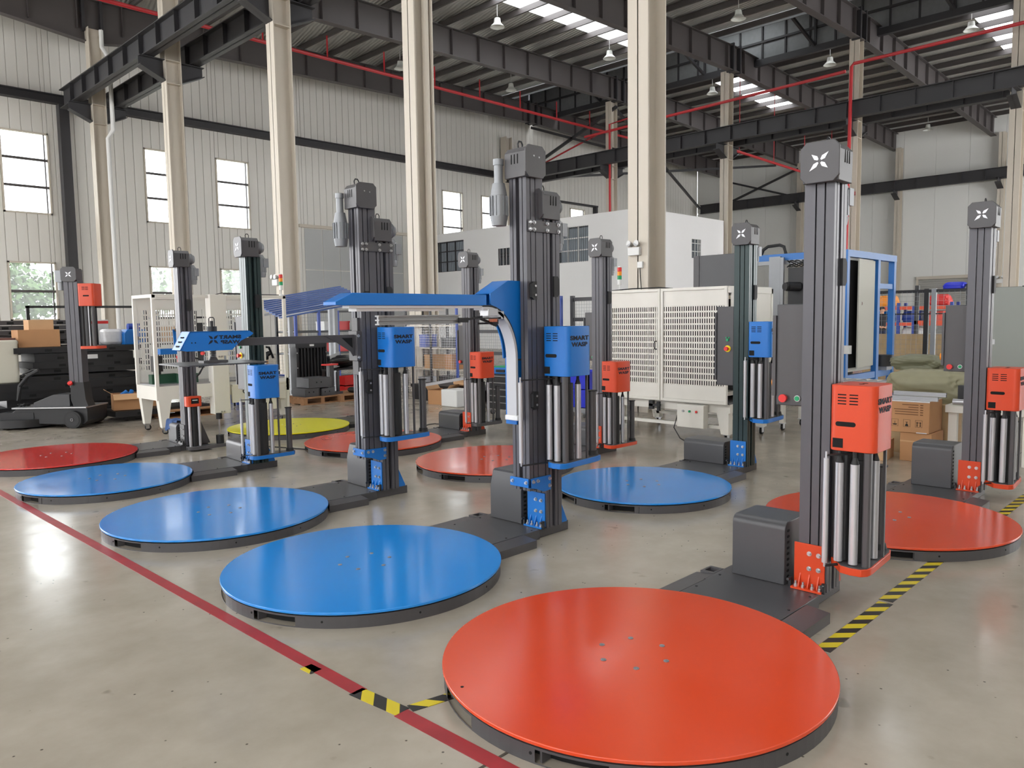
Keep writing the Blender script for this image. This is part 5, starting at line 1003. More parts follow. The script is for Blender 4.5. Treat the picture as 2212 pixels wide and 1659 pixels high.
for k in range(9): inst('fin', 'hfin', lambda: MB().box(-0.012, 0.012, 0, 0.04, 0.15, 0.99), BLACK, rd, (-0.3+k*0.075, -0.01, 0))
for sx in (-0.35, 0.32): ob('side_rail', MB().box(sx, sx+0.03, -0.03, 0.22, 0.06, 1.05), BLACK, rd)
for x in (-0.335, 0.335):
    for z in (0.3, 0.6, 0.9): inst('bolt', 'bolt_y', bolt_y, CHROME, rd, (x, -0.03, z))
ob('sign', MB().box(-0.04, 0.06, -0.024, -0.02, 1.03, 1.07), WHITEP, rd)
ob('heater_feet', MB().box(-0.34, -0.28, 0, 0.2, 0, 0.06).box(0.28, 0.34, 0, 0.2, 0, 0.06), BLACK, rd)
pallet(7.75, 12.95, 4, 'pallet under the dark metal boxes behind the blue film head', 0.85, 0.7)
def vbox(x, y, z, l, w, h, rz, lb, m=CHAR2):
    r = root('metal_box', (x, y, z), math.radians(rz), lb, 'metal box', 'dark metal boxes on the pallet')
    ob('shell', MB().box(-l/2, l/2, -w/2, w/2, 0, h), m, r, bevel=0.006)
    for k in range(9): inst('vent_slot', 'bvent', lambda: MB().box(-0.001, 0.001, -0.009, 0.009, -0.045, 0.045), VOID, r, (l/2, -w*0.4+k*w*0.1, h*0.55))
    for x_ in (-0.08, 0.02): inst('hole', 'bhole', lambda: MB().cyl((0,0,0), (0,-0.001,0), 0.014, n=10), VOID, r, (x_, -w/2, h*0.55))
vbox(7.62, 12.92, 0.13, 0.34, 0.4, 0.16, 5, 'black metal box low on the pallet'); vbox(7.95, 12.9, 0.13, 0.3, 0.4, 0.14, 5, 'charcoal metal box low on the pallet at the end'); vbox(7.78, 12.9, 0.292, 0.5, 0.42, 0.19, 2, 'vented charcoal box on top of the two boxes')
pallet(8.55, 12.95, 2, 'pallet carrying the spare film carriage and tyre', 0.9, 0.8)
sp = root('film_carriage', (8.15, 12.9, 0.13), math.radians(20), 'spare film carriage frame standing on the pallet', 'machine part')
ob('base_plate', MB().prism(rrect(-0.2, 0.22, -0.14, 0.14, 0.05, 3), 'z', 0, 0.04), CHAR, sp); ob('back_plate', MB().box(-0.08, 0.1, 0.0, 0.02, 0.04, 0.56), CHAR2, sp)
ob('top_plate', MB().prism(rrect(-0.18, 0.14, -0.1, 0.1, 0.04, 3), 'z', 0.56, 0.585), REDP, sp)
ob('roller', MB().cyl((-0.13,-0.04,0.04), (-0.13,-0.04,0.56), 0.03, n=14), CAST, sp); ob('roller', MB().cyl((0.16,-0.04,0.04), (0.16,-0.04,0.42), 0.035, n=14), CHAR, sp)
ty = tag(ob('tyre', MB(), DARK), 'black rubber tyre lying on the pallet', 'tyre')
mb = MB(); N1, N2 = 28, 10
for i in range(N1):
    for j in range(N2):
        a, b = 2*math.pi*i/N1, 2*math.pi*j/N2; rr = 0.14+0.06*math.cos(b); mb.v.append((rr*math.cos(a), rr*math.sin(a), 0.05+0.05*math.sin(b)))
for i in range(N1):
    for j in range(N2): mb.f.append((i*N2+j, ((i+1) % N1)*N2+j, ((i+1) % N1)*N2+(j+1) % N2, i*N2+(j+1) % N2))
ty.data = mb.mesh('tyre'); ty.data.materials.append(DARK); ty.location = (8.72, 12.85, 0.13)
for i, z in enumerate((0.0, 0.2)):
    r = root('storage_crate', (9.1, 13.7, z), 0, ['lower red plastic crate on the floor behind the pallet', 'upper red plastic crate behind the pallet'][i], 'crate', 'red crates behind the pallet')
    ob('crate_wall', MB().box(-0.22, 0.22, -0.17, -0.155, 0, 0.19).box(-0.22, 0.22, 0.155, 0.17, 0, 0.19).box(-0.22, -0.205, -0.155, 0.155, 0, 0.19).box(0.205, 0.22, -0.155, 0.155, 0, 0.19), REDP, r); ob('crate_floor', MB().box(-0.22, 0.22, -0.17, 0.17, 0, 0.012), REDP, r); ob('crate_rib', MB().box(-0.22, 0.22, -0.178, -0.17, 0.05, 0.07).box(-0.22, 0.22, -0.178, -0.17, 0.12, 0.14), REDP, r)
def lump(name, loc, sx, sy, sz, m, label, cat, seed, freq=3.0, amp=0.16, flat=0.35):
    rnd = random.Random(seed); bm = bmesh.new(); bmesh.ops.create_icosphere(bm, subdivisions=5, radius=1.0)
    ph = [(rnd.uniform(-1,1)*freq, rnd.uniform(-1,1)*freq, rnd.uniform(-1,1)*freq, rnd.uniform(0,6.28)) for _ in range(9)]
    for v in bm.verts:
        c = v.co; n = sum(math.sin(a*c.x+b*c.y+d*c.z+e) for a, b, d, e in ph)/9*2
        n += 0.35*sum(1-2*abs(math.sin(2.3*a*c.x+2.1*b*c.y+2.2*d*c.z+e)) for a, b, d, e in ph[:5])/5
        q = Vector((math.copysign(abs(c.x)**flat, c.x), math.copysign(abs(c.y)**flat, c.y), c.z))*(1+amp*n)
        v.co = Vector((q.x*sx, q.y*sy, max(0, (q.z+0.85)/1.85)*sz))
    for f in bm.faces: f.smooth = True
    me = bpy.data.meshes.new(name); bm.to_mesh(me); bm.free(); return tag(link(name, me, m, None, loc), label, cat)
tbl = root('work_bench', (9.35, 14.3, 0), 0, 'low dark bench under the black bags', 'bench')
ob('bench_top', MB().box(-0.75, 0.75, -0.35, 0.35, 0.5, 0.54), BLACK, tbl)
for x in (-0.7, 0.7):
    for y in (-0.3, 0.3): ob('leg', MB().box(x-0.03, x+0.03, y-0.03, y+0.03, 0, 0.5), BLACK, tbl)
lump('black_bag', (9.15, 14.25, 0.54), 0.5, 0.28, 0.26, BLACKBAG, 'shiny black plastic bag heap on the low bench', 'bag', 3, 4.0, 0.25, 0.6)
lump('canvas_cover', (9.93, 14.2, 0.54), 0.22, 0.3, 0.2, mat('grey_canvas', (120,112,100), 0.8, bump=0.4, bscale=8), 'grey canvas cover beside the black bag', 'cover', 5, 3.0, 0.2, 0.5)
lt = root('laptop_screen', (8.85, 13.95, 0.55), math.radians(20), 'thin pale panel leaning up on the bench', 'panel')
ob('sheet', MB().add([(0,0,0),(0.3,0,0.02),(0.36,0.06,0.34),(0.02,0.06,0.26),(0,0.008,0),(0.3,0.008,0.02),(0.36,0.068,0.34),(0.02,0.068,0.26)], [(0,1,2,3),(4,7,6,5),(0,4,5,1),(1,5,6,2),(2,6,7,3),(3,7,4,0)]), mat('pale_sheet', (180,182,184), 0.4), lt)
tag(ob('carton', MB().box(-0.25, 0.25, -0.2, 0.2, 0, 0.3), CARDL, loc=(7.1, 14.0, 0.5), bevel=0.01), 'light brown carton beside the cream door post', 'carton')
tag(ob('steel_bench', MB().box(-0.5, 0.6, -0.3, 0.3, 0.45, 0.5).box(-0.48, -0.43, -0.28, 0.28, 0, 0.45).box(0.53, 0.58, -0.28, 0.28, 0, 0.45), BLUEST, loc=(7.1, 14.0, 0)), 'blue steel bench carrying the light brown carton', 'bench')
mm = root('small_machine', (7.35, 14.8, 0), 0, 'dark blue motor unit behind the green-black mast', 'machine')
ob('body', MB().box(-0.3, 0.2, -0.2, 0.2, 0.0, 0.55).box(-0.3, 0.1, -0.2, 0.2, 0.55, 1.0), mat('navy_machine', (40, 62, 110), 0.5), mm, bevel=0.01)
ob('pump', MB().cyl((0.1,-0.25,0.8), (0.35,-0.25,0.85), 0.09, n=16).cyl((0.3,-0.25,0.85), (0.42,-0.25,0.9), 0.05, n=12), BLACK, mm); ob('hose', MB().tube([(0.1,-0.25,0.9),(0.2,-0.3,1.05),(0.4,-0.28,1.02),(0.5,-0.25,0.8)], 0.025, 8), BLACK, mm)

# mesh shelf behind the orange machine, boxes and tool trolley
sh = root('wire_shelf', (10.0, 11.3, 0), 0, 'tall wire mesh shelving rack behind the orange film head', 'shelf')
for y in (0, 0.8, 1.6):
    for x in (0, 0.45): ob('post', MB().box(x-0.02, x+0.02, y-0.02, y+0.02, 0, 1.75), STEELD if y else BLUEST, sh)
for z in (0.16, 0.54, 0.97, 1.42): ob('shelf_board', MB().box(0, 0.45, 0, 1.6, z-0.025, z), CREAMCOL, sh); 
mb = MB()
for k in range(33): mb.box(-0.024, -0.02, k*0.05-0.0015, k*0.05+0.0015, 0.1, 1.45)
for k in range(28): mb.box(-0.0265, -0.0235, 0, 1.6, 0.1+k*0.05-0.0015, 0.1+k*0.05+0.0015)
tag(ob('wire_mesh', mb, ALU, sh), kind='stuff')
for i, (y, z, l, h, m, lb) in enumerate([(0.35, 0.54, 0.22, 0.3, CARD, 'brown box on the second shelf of the wire rack'), (0.95, 0.54, 0.3, 0.28, CARDL, 'wide light box on the second shelf of the wire rack'), (0.4, 0.97, 0.3, 0.2, BLACK, 'black case on the third shelf of the wire rack'), (1.15, 0.97, 0.2, 0.26, BLUEST, 'blue tub on the third shelf of the wire rack'), (0.5, 0.16, 0.3, 0.24, BLACK, 'black case on the lowest shelf of the wire rack'), (1.2, 0.16, 0.2, 0.2, CAST, 'grey tin on the lowest shelf of the wire rack')]):
    r = root('shelf_box', (10.22, 11.3+y, z), 0, lb, 'box', 'boxes on the wire rack'); ob('box_body', MB().box(-0.15, 0.15, -l/2, l/2, 0, h-0.03), m, r); ob('box_lid', MB().box(-0.155, 0.155, -l/2-0.005, l/2+0.005, h-0.03, h), m, r)
c2 = root('wire_fence', (9.9, 8.55, 0), 0, 'dark wire fence panel with blue posts behind the curved track', 'fence')
for y in (0, 1.0, 2.2): ob('post', MB().box(-0.03, 0.03, y-0.03, y+0.03, 0, 1.9), BLUEST, c2)
for z in (0.9, 1.3, 1.62, 1.86): ob('rail', MB().box(-0.02, 0.02, 0, 2.2, z-0.03, z+0.03), STEELD, c2)
mb = MB()
for k in range(40): mb.box(0.02, 0.024, k*0.055, k*0.055+0.003, 0.1, 1.86)
for k in range(32): mb.box(0.0235, 0.0265, 0, 2.2, 0.1+k*0.055, 0.103+k*0.055)
tag(ob('wire_mesh', mb, CAST, c2), kind='stuff')
c3 = root('wire_fence', (10.1, 7.5, 0), 0, 'dark wire fence panel with a blue post right of the twin masts', 'fence')
for y, m in ((0, BLUEST), (0.95, STEELD)): ob('post', MB().box(-0.03, 0.03, y-0.03, y+0.03, 0, 1.9), m, c3)
for z in (1.0, 1.5, 1.84): ob('rail', MB().box(-0.02, 0.02, 0, 0.95, z-0.03, z+0.03), STEELD, c3)
mb = MB()
for k in range(18): mb.box(0.02, 0.024, k*0.055, k*0.055+0.003, 0.1, 1.86)
for k in range(32): mb.box(0.0235, 0.0265, 0, 0.95, 0.1+k*0.055, 0.103+k*0.055)
tag(ob('wire_mesh', mb, CAST, c3), kind='stuff')
tag(ob('foam_box', MB().box(-0.2, 0.2, -0.21, 0.21, 0, 0.3), WHITEP, loc=(9.05, 10.25, 0), bevel=0.015), 'white foam box behind the low grey cover', 'box')
oc2 = root('open_carton', (9.15, 10.75, 0), math.radians(15), 'torn open carton beside the white foam box', 'carton')
ob('carton_wall', MB().box(-0.2, 0.2, -0.2, -0.194, 0, 0.26).box(-0.2, 0.2, 0.194, 0.2, 0, 0.26).box(-0.2, -0.194, -0.194, 0.194, 0, 0.26).box(0.194, 0.2, -0.194, 0.194, 0, 0.26).box(-0.2, 0.2, -0.2, 0.2, 0, 0.006), CARD, oc2)
for s_, lb in ((-1, 0), (1, 0)): ob('flap', MB().add([(-0.2,s_*0.2,0.26),(0.2,s_*0.2,0.26),(0.2,s_*0.28,0.36),(-0.2,s_*0.28,0.36),(-0.2,s_*0.204,0.258),(0.2,s_*0.204,0.258),(0.2,s_*0.284,0.357),(-0.2,s_*0.284,0.357)], [(0,1,2,3),(4,7,6,5),(0,4,5,1),(1,5,6,2),(2,6,7,3),(3,7,4,0)]), CARDL, oc2)
tag(ob('alu_profile', MB().bar((0,0,0), (0.75,-0.72,0.16), 0.05, 0.05), ALU, loc=(8.75, 10.95, 0.34)), 'aluminium profile leaning across the open carton', 'profile')
lump('sack', (9.55, 10.5, 0.30), 0.22, 0.32, 0.14, CARDL, 'brown paper sack on the dark bench behind the carton', 'sack', 9, 3, 0.12, 0.7)
tag(ob('low_bench', MB().box(-0.3, 0.3, -0.9, 0.9, 0.24, 0.3).box(-0.28, -0.22, -0.88, 0.88, 0, 0.24).box(0.22, 0.28, -0.88, 0.88, 0, 0.24), BLACK, loc=(9.6, 11.0, 0)), 'low black bench below the wire rack', 'bench')
tt = root('tool_trolley', (8.75, 8.7, 0), 0, 'black tool trolley behind the orange film head', 'trolley')
ob('trolley_body', MB().box(-0.2, 0.25, -0.22, 0.25, 0.1, 0.66), BLACK, tt, bevel=0.006)
for k in range(5): d = ob('drawer', MB().box(-0.21, -0.2, -0.2, 0.23, 0.13+k*0.105, 0.225+k*0.105), BLACK, tt); ob('drawer_handle', MB().box(-0.222, -0.21, -0.18, 0.21, 0.2+k*0.105, 0.212+k*0.105), CHROME, d)
for x in (-0.15, 0.2):
    for y in (-0.17, 0.2): caster(tt, x, y, 0.1)
r = root('tool_case', (8.75, 8.7, 0.66), 0.2, 'blue tool case with papers on the black trolley', 'case'); ob('case_body', MB().prism(rrect(-0.18, 0.2, -0.2, 0.22, 0.04, 3), 'z', 0, 0.1), BLUE, r, bevel=0.01); ob('case_tray', MB().box(-0.14, 0.16, -0.16, 0.18, 0.1, 0.12), GREENP, r); ob('case_grip', MB().box(-0.2, -0.18, -0.08, 0.08, 0.03, 0.07), DARK, r)
def bin_(x, y, z, lb, m=BLUEBIN, l=0.42, h=0.28):
    r = root('plastic_bin', (x, y, z), 0, lb, 'bin', 'plastic bins behind the twin masts')
    w = l/2
    ob('bin_wall', MB().box(-w, w, -w, -w+0.015, 0, h).box(-w, w, w-0.015, w, 0, h).box(-w, -w+0.015, -w, w, 0, h).box(w-0.015, w, -w, w, 0, h).box(-w, w, -w, w, 0, 0.01), m, r)
    ob('bin_rim', MB().box(-w-0.015, -w, -w-0.015, w+0.015, h-0.04, h).box(w, w+0.015, -w-0.015, w+0.015, h-0.04, h).box(-w, w, -w-0.015, -w, h-0.04, h).box(-w, w, w, w+0.015, h-0.04, h), m, r)
bin_(9.35, 7.55, 0.15, 'lower bright blue plastic bin behind the blue machine'); bin_(9.35, 7.55, 0.43, 'upper bright blue plastic bin behind the blue machine')
tag(ob('bin_dolly', MB().box(-0.24, 0.24, -0.24, 0.24, 0.08, 0.15).box(-0.2, -0.14, -0.2, -0.14, 0, 0.08).box(0.14, 0.2, -0.2, -0.14, 0, 0.08).box(-0.2, -0.14, 0.14, 0.2, 0, 0.08).box(0.14, 0.2, 0.14, 0.2, 0, 0.08), CAST, loc=(9.35, 7.55, 0)), 'grey dolly under the bright blue bins', 'dolly')

# blue gantry with cabinet behind the near mast
gt = root('gantry_machine', (11.5, 3.8, 0), 0, 'blue gantry machine with open grey cabinet behind the near mast', 'machine')
G = lambda y: y-3.8
g4 = G(4.45)
for x in (0.0, 1.95): ob('post', MB().box(x-0.045, x+0.045, g4-0.045, g4+0.045, 0, 2.38), GANTRY, gt)
ob('top_beam', MB().box(-0.05, 2.0, g4-0.05, g4+0.05, 2.36, 2.46), GANTRY, gt); ob('top_beam', MB().box(-0.05, 0.05, g4+0.05, G(6.1), 2.36, 2.46), GANTRY, gt)
ob('cross_rail', MB().box(1.3, 1.9, g4-0.03, g4+0.03, 1.92, 2.0), GANTRY, gt); ob('cross_rail', MB().box(0.05, 1.9, g4-0.03, g4+0.03, 0.52, 0.62), GANTRY, gt)
ob('inner_post', MB().box(1.2, 1.3, g4-0.04, g4+0.04, 0, 2.36), GANTRY, gt)
ob('far_post', MB().box(-0.04, 0.04, G(6.0), G(6.1), 0, 2.36), GANTRY, gt)
cbn = ob('cabinet', MB().box(0.1, 1.15, g4+0.02, g4+0.35, 0.66, 2.36), CABIN, gt)
ob('cabinet_gap', MB().box(0.16, 1.1, g4+0.01, g4+0.02, 0.72, 2.32), VOID, cbn)
dd = ob('cabinet_door', MB().box(-0.85, 0.0, -0.02, 0.0, 0.72, 2.34), CABIN, cbn, loc=(1.12, g4+0.0, 0), rot=(0, 0, math.radians(5)))
ob('door_lever', MB().tube([(-0.7,-0.03,1.42),(-0.7,-0.05,1.36),(-0.62,-0.05,1.32)], 0.01, 6), CHROME, cbn, loc=(1.12, g4, 0)); ob('door_knob', MB().cyl((-0.68,-0.02,1.68), (-0.68,-0.08,1.68), 0.028, n=12), mat('brown_knob', (110,70,56), 0.5), cbn, loc=(1.12, g4, 0))
ob('slide_rail', MB().box(-0.06, 0.0, G(4.9), G(6.0), 2.3, 2.36), CAST, gt)
ob('carriage_arm', MB().box(-0.1, -0.06, G(5.40), G(5.58), 1.45, 2.42).box(-0.14, -0.1, G(5.33), G(5.38), 1.4, 2.4), CAST, gt)
ob('motor_box', MB().box(-0.1, 0.1, G(4.95), G(5.27), 1.6, 2.24), BLACK, gt); ob('drive_motor', MB().cyl((-0.1,G(5.1),1.95), (-0.28,G(5.2),1.95), 0.07, n=16).cyl((-0.28,G(5.2),1.95), (-0.32,G(5.22),1.95), 0.06, n=14), BLACK, gt)
ob('cable_arch', MB().tube([(-0.02,G(5.75),2.46),(-0.02,G(5.72),2.54),(-0.02,G(5.64),2.59),(-0.02,G(5.45),2.6),(-0.02,G(5.38),2.57),(-0.02,G(5.35),2.46)], 0.025, 8), DARK, gt)
ob('cable_tangle', MB().tube([(-0.08+0.05*math.sin(7*t), G(5.15)+0.13*math.sin(3*t), 2.3+0.05*math.cos(5*t)) for t in [i*0.15 for i in range(48)]], 0.008, 5), DARK, gt)
ob('lower_tangle', MB().tube([(-0.2+0.1*math.sin(6*t), G(5.65)+0.18*math.sin(2.7*t), 1.38+0.09*math.cos(4*t)) for t in [i*0.15 for i in range(60)]], 0.012, 5), DARK, gt)
ob('shelf_board', MB().box(-0.3, 0.5, G(5.2), G(6.0), 1.2, 1.25), CAST, gt)
ob('blower', MB().cyl((1.62,g4,0.68), (1.62,g4,0.86), 0.16, n=18), BLACK, gt)
ob('blower_stand', MB().box(1.5, 1.74, g4-0.1, g4+0.1, 0.62, 0.68), CAST, gt)
tag(ob('junction_box', MB().box(-0.08, 0, 0, 0.1, 0, 0.12), WHITEP, loc=(11.45, 4.32, 0.95)), 'small white junction box on the blue gantry post', 'box')

# conveyor of white rollers under the gantry
cv = root('roller_conveyor', (9.75, 3.4, 0), 0, 'white roller conveyor between the near and blue masts', 'conveyor')
ob('side_frame', MB().box(0, 0.04, 0, 1.3, 0.55, 0.68).box(0.6, 0.64, 0, 1.3, 0.55, 0.68), CREAM, cv)
for k in range(10): inst('roller', 'cvroll', lambda: MB().cyl((0.04,0,0), (0.6,0,0), 0.028, n=12), ROLL, cv, (0, 0.07+k*0.13, 0.66))
for x in (0.0, 0.58):
    for y in (0.1, 1.14): ob('leg', MB().box(x, x+0.06, y, y+0.06, 0.1, 0.55), CREAM, cv); caster(cv, x+0.03, y+0.03, 0.1)

# cartons, tarpaulins and bench at the right
pr_ = root('printed_carton', (8.5, 2.42, 0.30), 0, 'large printed carton with handling symbols on top of the carton stack', 'carton')
ob('carton_body', MB().box(0, 0.42, 0, 0.42, 0, 0.33), CARD, pr_, bevel=0.004)
ob('tape_strip', MB().box(-0.001, 0.0, 0.0, 0.42, 0.318, 0.331).box(-0.001, 0.421, 0.0, 0.42, 0.3305, 0.3315).box(-0.0015, 0.0, 0.02, 0.12, 0.0, 0.008), PLASTICWRAP, pr_)
for k, (a, b) in enumerate([(0.06, 0.26), (0.06, 0.2), (0.06, 0.34), (0.06, 0.33), (0.06, 0.33)]):
    ob('print_line', MB().box(-0.0012, 0.0, a+0.045, b, 0.285-k*0.025, 0.293-k*0.025).box(-0.0012, 0.0, a, a+0.028, 0.284-k*0.025, 0.294-k*0.025), mat('faded_ink', (110, 74, 48), 0.9), pr_)
for k in range(3):
    y = 0.065+k*0.115
    ob('symbol_frame', MB().box(-0.0012, 0, y, y+0.066, 0.06, 0.062).box(-0.0012, 0, y, y+0.066, 0.132, 0.134).box(-0.0012, 0, y, y+0.002, 0.06, 0.134).box(-0.0012, 0, y+0.064, y+0.066, 0.06, 0.134), INK, pr_)
    yc = y+0.033
    if k == 0: mb = MB().box(-0.0012,0,yc-0.018,yc-0.012,0.07,0.115).box(-0.0012,0,yc+0.012,yc+0.018,0.07,0.115).box(-0.0012,0,yc-0.024,yc+0.024,0.105,0.109).prism([(yc-0.022,0.078),(yc-0.008,0.078),(yc-0.015,0.066)], 'x', -0.0012, 0).prism([(yc+0.022,0.078),(yc+0.008,0.078),(yc+0.015,0.066)], 'x', -0.0012, 0)
    elif k == 1: mb = MB().prism([(yc-0.016,0.066),(yc+0.016,0.066),(yc+0.01,0.088),(yc-0.01,0.088)], 'x', -0.0012, 0).box(-0.0012,0,yc-0.003,yc+0.003,0.088,0.108).box(-0.0012,0,yc-0.012,yc+0.012,0.106,0.11)
    else: mb = MB().prism([(yc-0.024,0.084),(yc+0.024,0.084),(yc+0.014,0.072),(yc-0.014,0.072)], 'x', -0.0012, 0).box(-0.0012,0,yc-0.002,yc+0.002,0.084,0.112)
    ob('handling_symbol', mb, INK, pr_)
lc = root('plain_carton', (8.52, 2.4, 0), 0, 'plain brown carton at the bottom of the carton stack', 'carton'); ob('carton_body', MB().box(0, 0.4, 0.0, 0.3, 0, 0.298), CARD, lc, bevel=0.004); ob('tape_strip', MB().box(-0.001, 0, 0.0, 0.3, 0.2, 0.215), CARDL, lc)
lc = root('plain_carton', (8.35, 2.78, 0), 0.1, 'smaller brown carton beside the carton stack', 'carton'); ob('carton_body', MB().box(0, 0.35, 0.0, 0.3, 0, 0.2), CARDL, lc, bevel=0.004); ob('tape_strip', MB().box(-0.001, 0.351, 0.14, 0.16, 0.2, 0.2015), CARD, lc)
for k, (y, z, l) in enumerate([(2.36, 0.632, 0.46), (2.30, 0.676, 0.5)]):
    tag(ob('alu_profile', MB().box(-0.02, 0.02, 0, l, 0, 0.008).box(-0.02, 0.02, 0, l, 0.017, 0.025).box(-0.02, 0.02, 0, l, 0.034, 0.042).box(-0.007, 0.007, 0, l, 0, 0.042), ALU, loc=(8.56+0.05*k, y, z)), ['lower aluminium profile on the printed carton', 'upper aluminium profile on the printed carton'][k], 'profile')
tag(ob('plywood_crate', MB().box(-0.35, 0.35, -0.4, 0.5, 0, 0.55), PLY, loc=(9.35, 2.78, 0)), 'plywood crate carrying the tarpaulin bundles', 'crate')
lump('tarpaulin_bundle', (9.35, 2.66, 0.55), 0.28, 0.42, 0.37, TARP, 'large pale olive tarpaulin bundle behind the printed carton', 'tarpaulin', 21, 4.2, 0.14, 0.35)
lump('tarpaulin_bundle', (9.6, 2.86, 0.88), 0.2, 0.27, 0.17, TARPD, 'small dark olive tarpaulin bundle on top of the larger one', 'tarpaulin', 22, 4.0, 0.14, 0.5)
wm = root('labelling_machine', (8.75, 1.9, 0), 0, 'pale grey labelling machine with roller behind the far orange mast', 'machine')
ob('leg', MB().box(0.1, 0.16, 0.36, 0.44, 0, 0.55), CREAM, wm); ob('leg', MB().box(0.1, 0.16, -0.3, -0.22, 0, 0.55), CREAM, wm); ob('leg', MB().box(0.6, 0.66, 0.36, 0.44, 0, 0.55), CREAM, wm)
ob('bed', MB().box(0.05, 0.7, -0.35, 0.46, 0.5, 0.58), CREAM, wm, bevel=0.005); ob('feed_roller', MB().cyl((0.02,-0.3,0.62), (0.02,0.38,0.62), 0.03, n=14), ROLL, wm)
ob('sensor_block', MB().box(0.1, 0.2, 0.3, 0.36, 0.6, 0.78).box(0.1, 0.22, 0.12, 0.24, 0.62, 0.76), BLACK, wm); ob('air_cylinder', MB().cyl((0.15,0.28,0.62), (0.15,0.28,0.76), 0.03, n=12), CAST, wm)
ob('stand_column', MB().box(0.3, 0.36, 0.2, 0.27, 0.58, 1.25), WHITEP, wm); ob('cross_arm', MB().box(0.28, 0.34, 0.1, 0.42, 1.2, 1.25).box(0.2, 0.34, 0.12, 0.2, 0.9, 0.95), ALU, wm); ob('control_module', MB().box(0.2, 0.34, -0.1, 0.06, 0.62, 0.8), CAST, wm)
ob('loop_cable', MB().tube([(0.3,0.1,0.5),(0.28,0.14,0.4),(0.3,0.1,0.28),(0.34,-0.02,0.2)], 0.008, 6), DARK, wm)
rt_ = root('red_trolley', (9.55, 0.95, 0), 0, 'dark red steel trolley at the edge of the view', 'trolley')
DR = mat('dark_red_paint', (150, 26, 44), 0.4)
ob('tray_rim', MB().box(-0.35, 0.35, -0.5, -0.47, 0.84, 0.93).box(-0.35, 0.35, 0.47, 0.5, 0.84, 0.93).box(-0.35, -0.32, -0.47, 0.47, 0.84, 0.93).box(0.32, 0.35, -0.47, 0.47, 0.84, 0.93), DR, rt_); ob('tray_floor', MB().box(-0.35, 0.35, -0.5, 0.5, 0.82, 0.84), DR, rt_)
for x in (-0.31, 0.31):
    for y in (-0.46, 0.46): ob('leg', MB().box(x-0.025, x+0.025, y-0.025, y+0.025, 0.09, 0.82), DR, rt_); caster(rt_, x, y, 0.09)
ob('tray_knob', MB().cyl((0.1,0.0,0.84), (0.1,0.0,0.97), 0.05, n=12), DR, rt_)
fm = root('film_machine', (10.4, 1.0, 0), 0, 'white reel stand with brown core behind the far orange mast', 'machine')
ob('frame', MB().box(0, 0.06, 0, 0.06, 0, 1.15).box(0, 0.06, 0.65, 0.71, 0, 1.15).box(0, 0.06, 0.06, 0.65, 1.05, 1.12), WHITEP, fm); ob('film_reel', MB().cyl((-0.05,0.55,1.2), (-0.05,0.85,1.25), 0.1, n=20), WHITEP, fm); ob('reel_end', MB().cyl((-0.05,0.5,1.19), (-0.05,0.55,1.2), 0.07, n=16), DARK, fm); ob('crank', MB().box(-0.02, 0.03, 0.1, 0.14, 1.12, 1.3).box(-0.04, 0.05, 0.05, 0.16, 1.12, 1.15), DARK, fm)
tag(ob('grey_screen', MB().box(0, 0.04, -1.0, 0.62, 0.3, 1.88), mat('grey_green_panel', (150, 154, 148), 0.5), loc=(13.0, 2.6, 0)), 'grey green panel screen behind the white reel stand', 'panel')
ob('leg', MB().box(0, 0.04, -1.0, -0.95, 0, 0.3).box(0, 0.04, 0.57, 0.62, 0, 0.3), STEELD, bpy.data.objects['grey_screen'], loc=(0, 0, 0))
fn = root('safety_fence', (14.0, 2.7, 0), 0, 'black framed wire safety fence at the right', 'fence')
for y in (0, 1.27, 1.38, 2.6): ob('post', MB().box(-0.03, 0.03, y-0.035, y+0.035, 0, 1.92), BLACK if y != 1.27 else CAST, fn)
ob('rail', MB().box(-0.02, 0.02, 0, 2.6, 1.86, 1.91), BLACK, fn); ob('rail', MB().box(-0.02, 0.02, 0, 2.6, 1.5, 1.52), BLACK, fn); ob('rail', MB().box(-0.02, 0.02, 0, 2.6, 0.1, 0.14), BLACK, fn)
mb = MB()
for k in range(33): mb.box(-0.024, -0.02, k*0.08, k*0.08+0.003, 0.1, 1.88)
for k in range(22): mb.box(-0.0265, -0.0235, 0, 2.6, 0.12+k*0.08, 0.123+k*0.08)
tag(ob('wire_mesh', mb, CAST, fn), kind='stuff')
for k in range(4): tag(ob('plywood_sheet', MB().box(0, 0.018, 4.1+0.03*k, 5.45-0.04*k, 0.0, 1.15-0.01*k), PLY, loc=(15.0+0.03*k, 0, 0)), ['front weathered plywood sheet standing behind the fence', 'second plywood sheet behind the front one', 'third plywood sheet behind the front one', 'rearmost plywood sheet behind the front one'][k], 'plywood', 'plywood sheets behind the fence')

# far stores: racks, shutter side stuff and a person
def far_rack(x, y, L_, label, m, h=1.9):
    r = root('storage_rack', (x, y, 0), 0, label, 'rack', 'storage racks far behind the fence')
    for yy in (0, L_/2, L_):
        for xx in (0, 0.8): ob('upright', MB().box(xx-0.05, xx+0.05, yy-0.05, yy+0.05, 0, h), BLUEST, r)
    for z in (0.5, 1.1, 1.7): ob('shelf_beam', MB().box(-0.04, 0.04, 0, L_, z-0.06, z+0.06).box(0.76, 0.84, 0, L_, z-0.06, z+0.06), m, r); ob('shelf_board', MB().box(0, 0.8, 0, L_, z+0.06, z+0.08), CAST, r)
    return r
ORR = mat('orange_red_rack', (222, 84, 50), 0.5)
far_rack(31.0, 8.2, 3.6, 'orange beamed storage rack right of the worker', ORR); far_rack(32.2, 11.0, 3.0, 'orange beamed storage rack left of the worker', ORR)
random.seed(3)
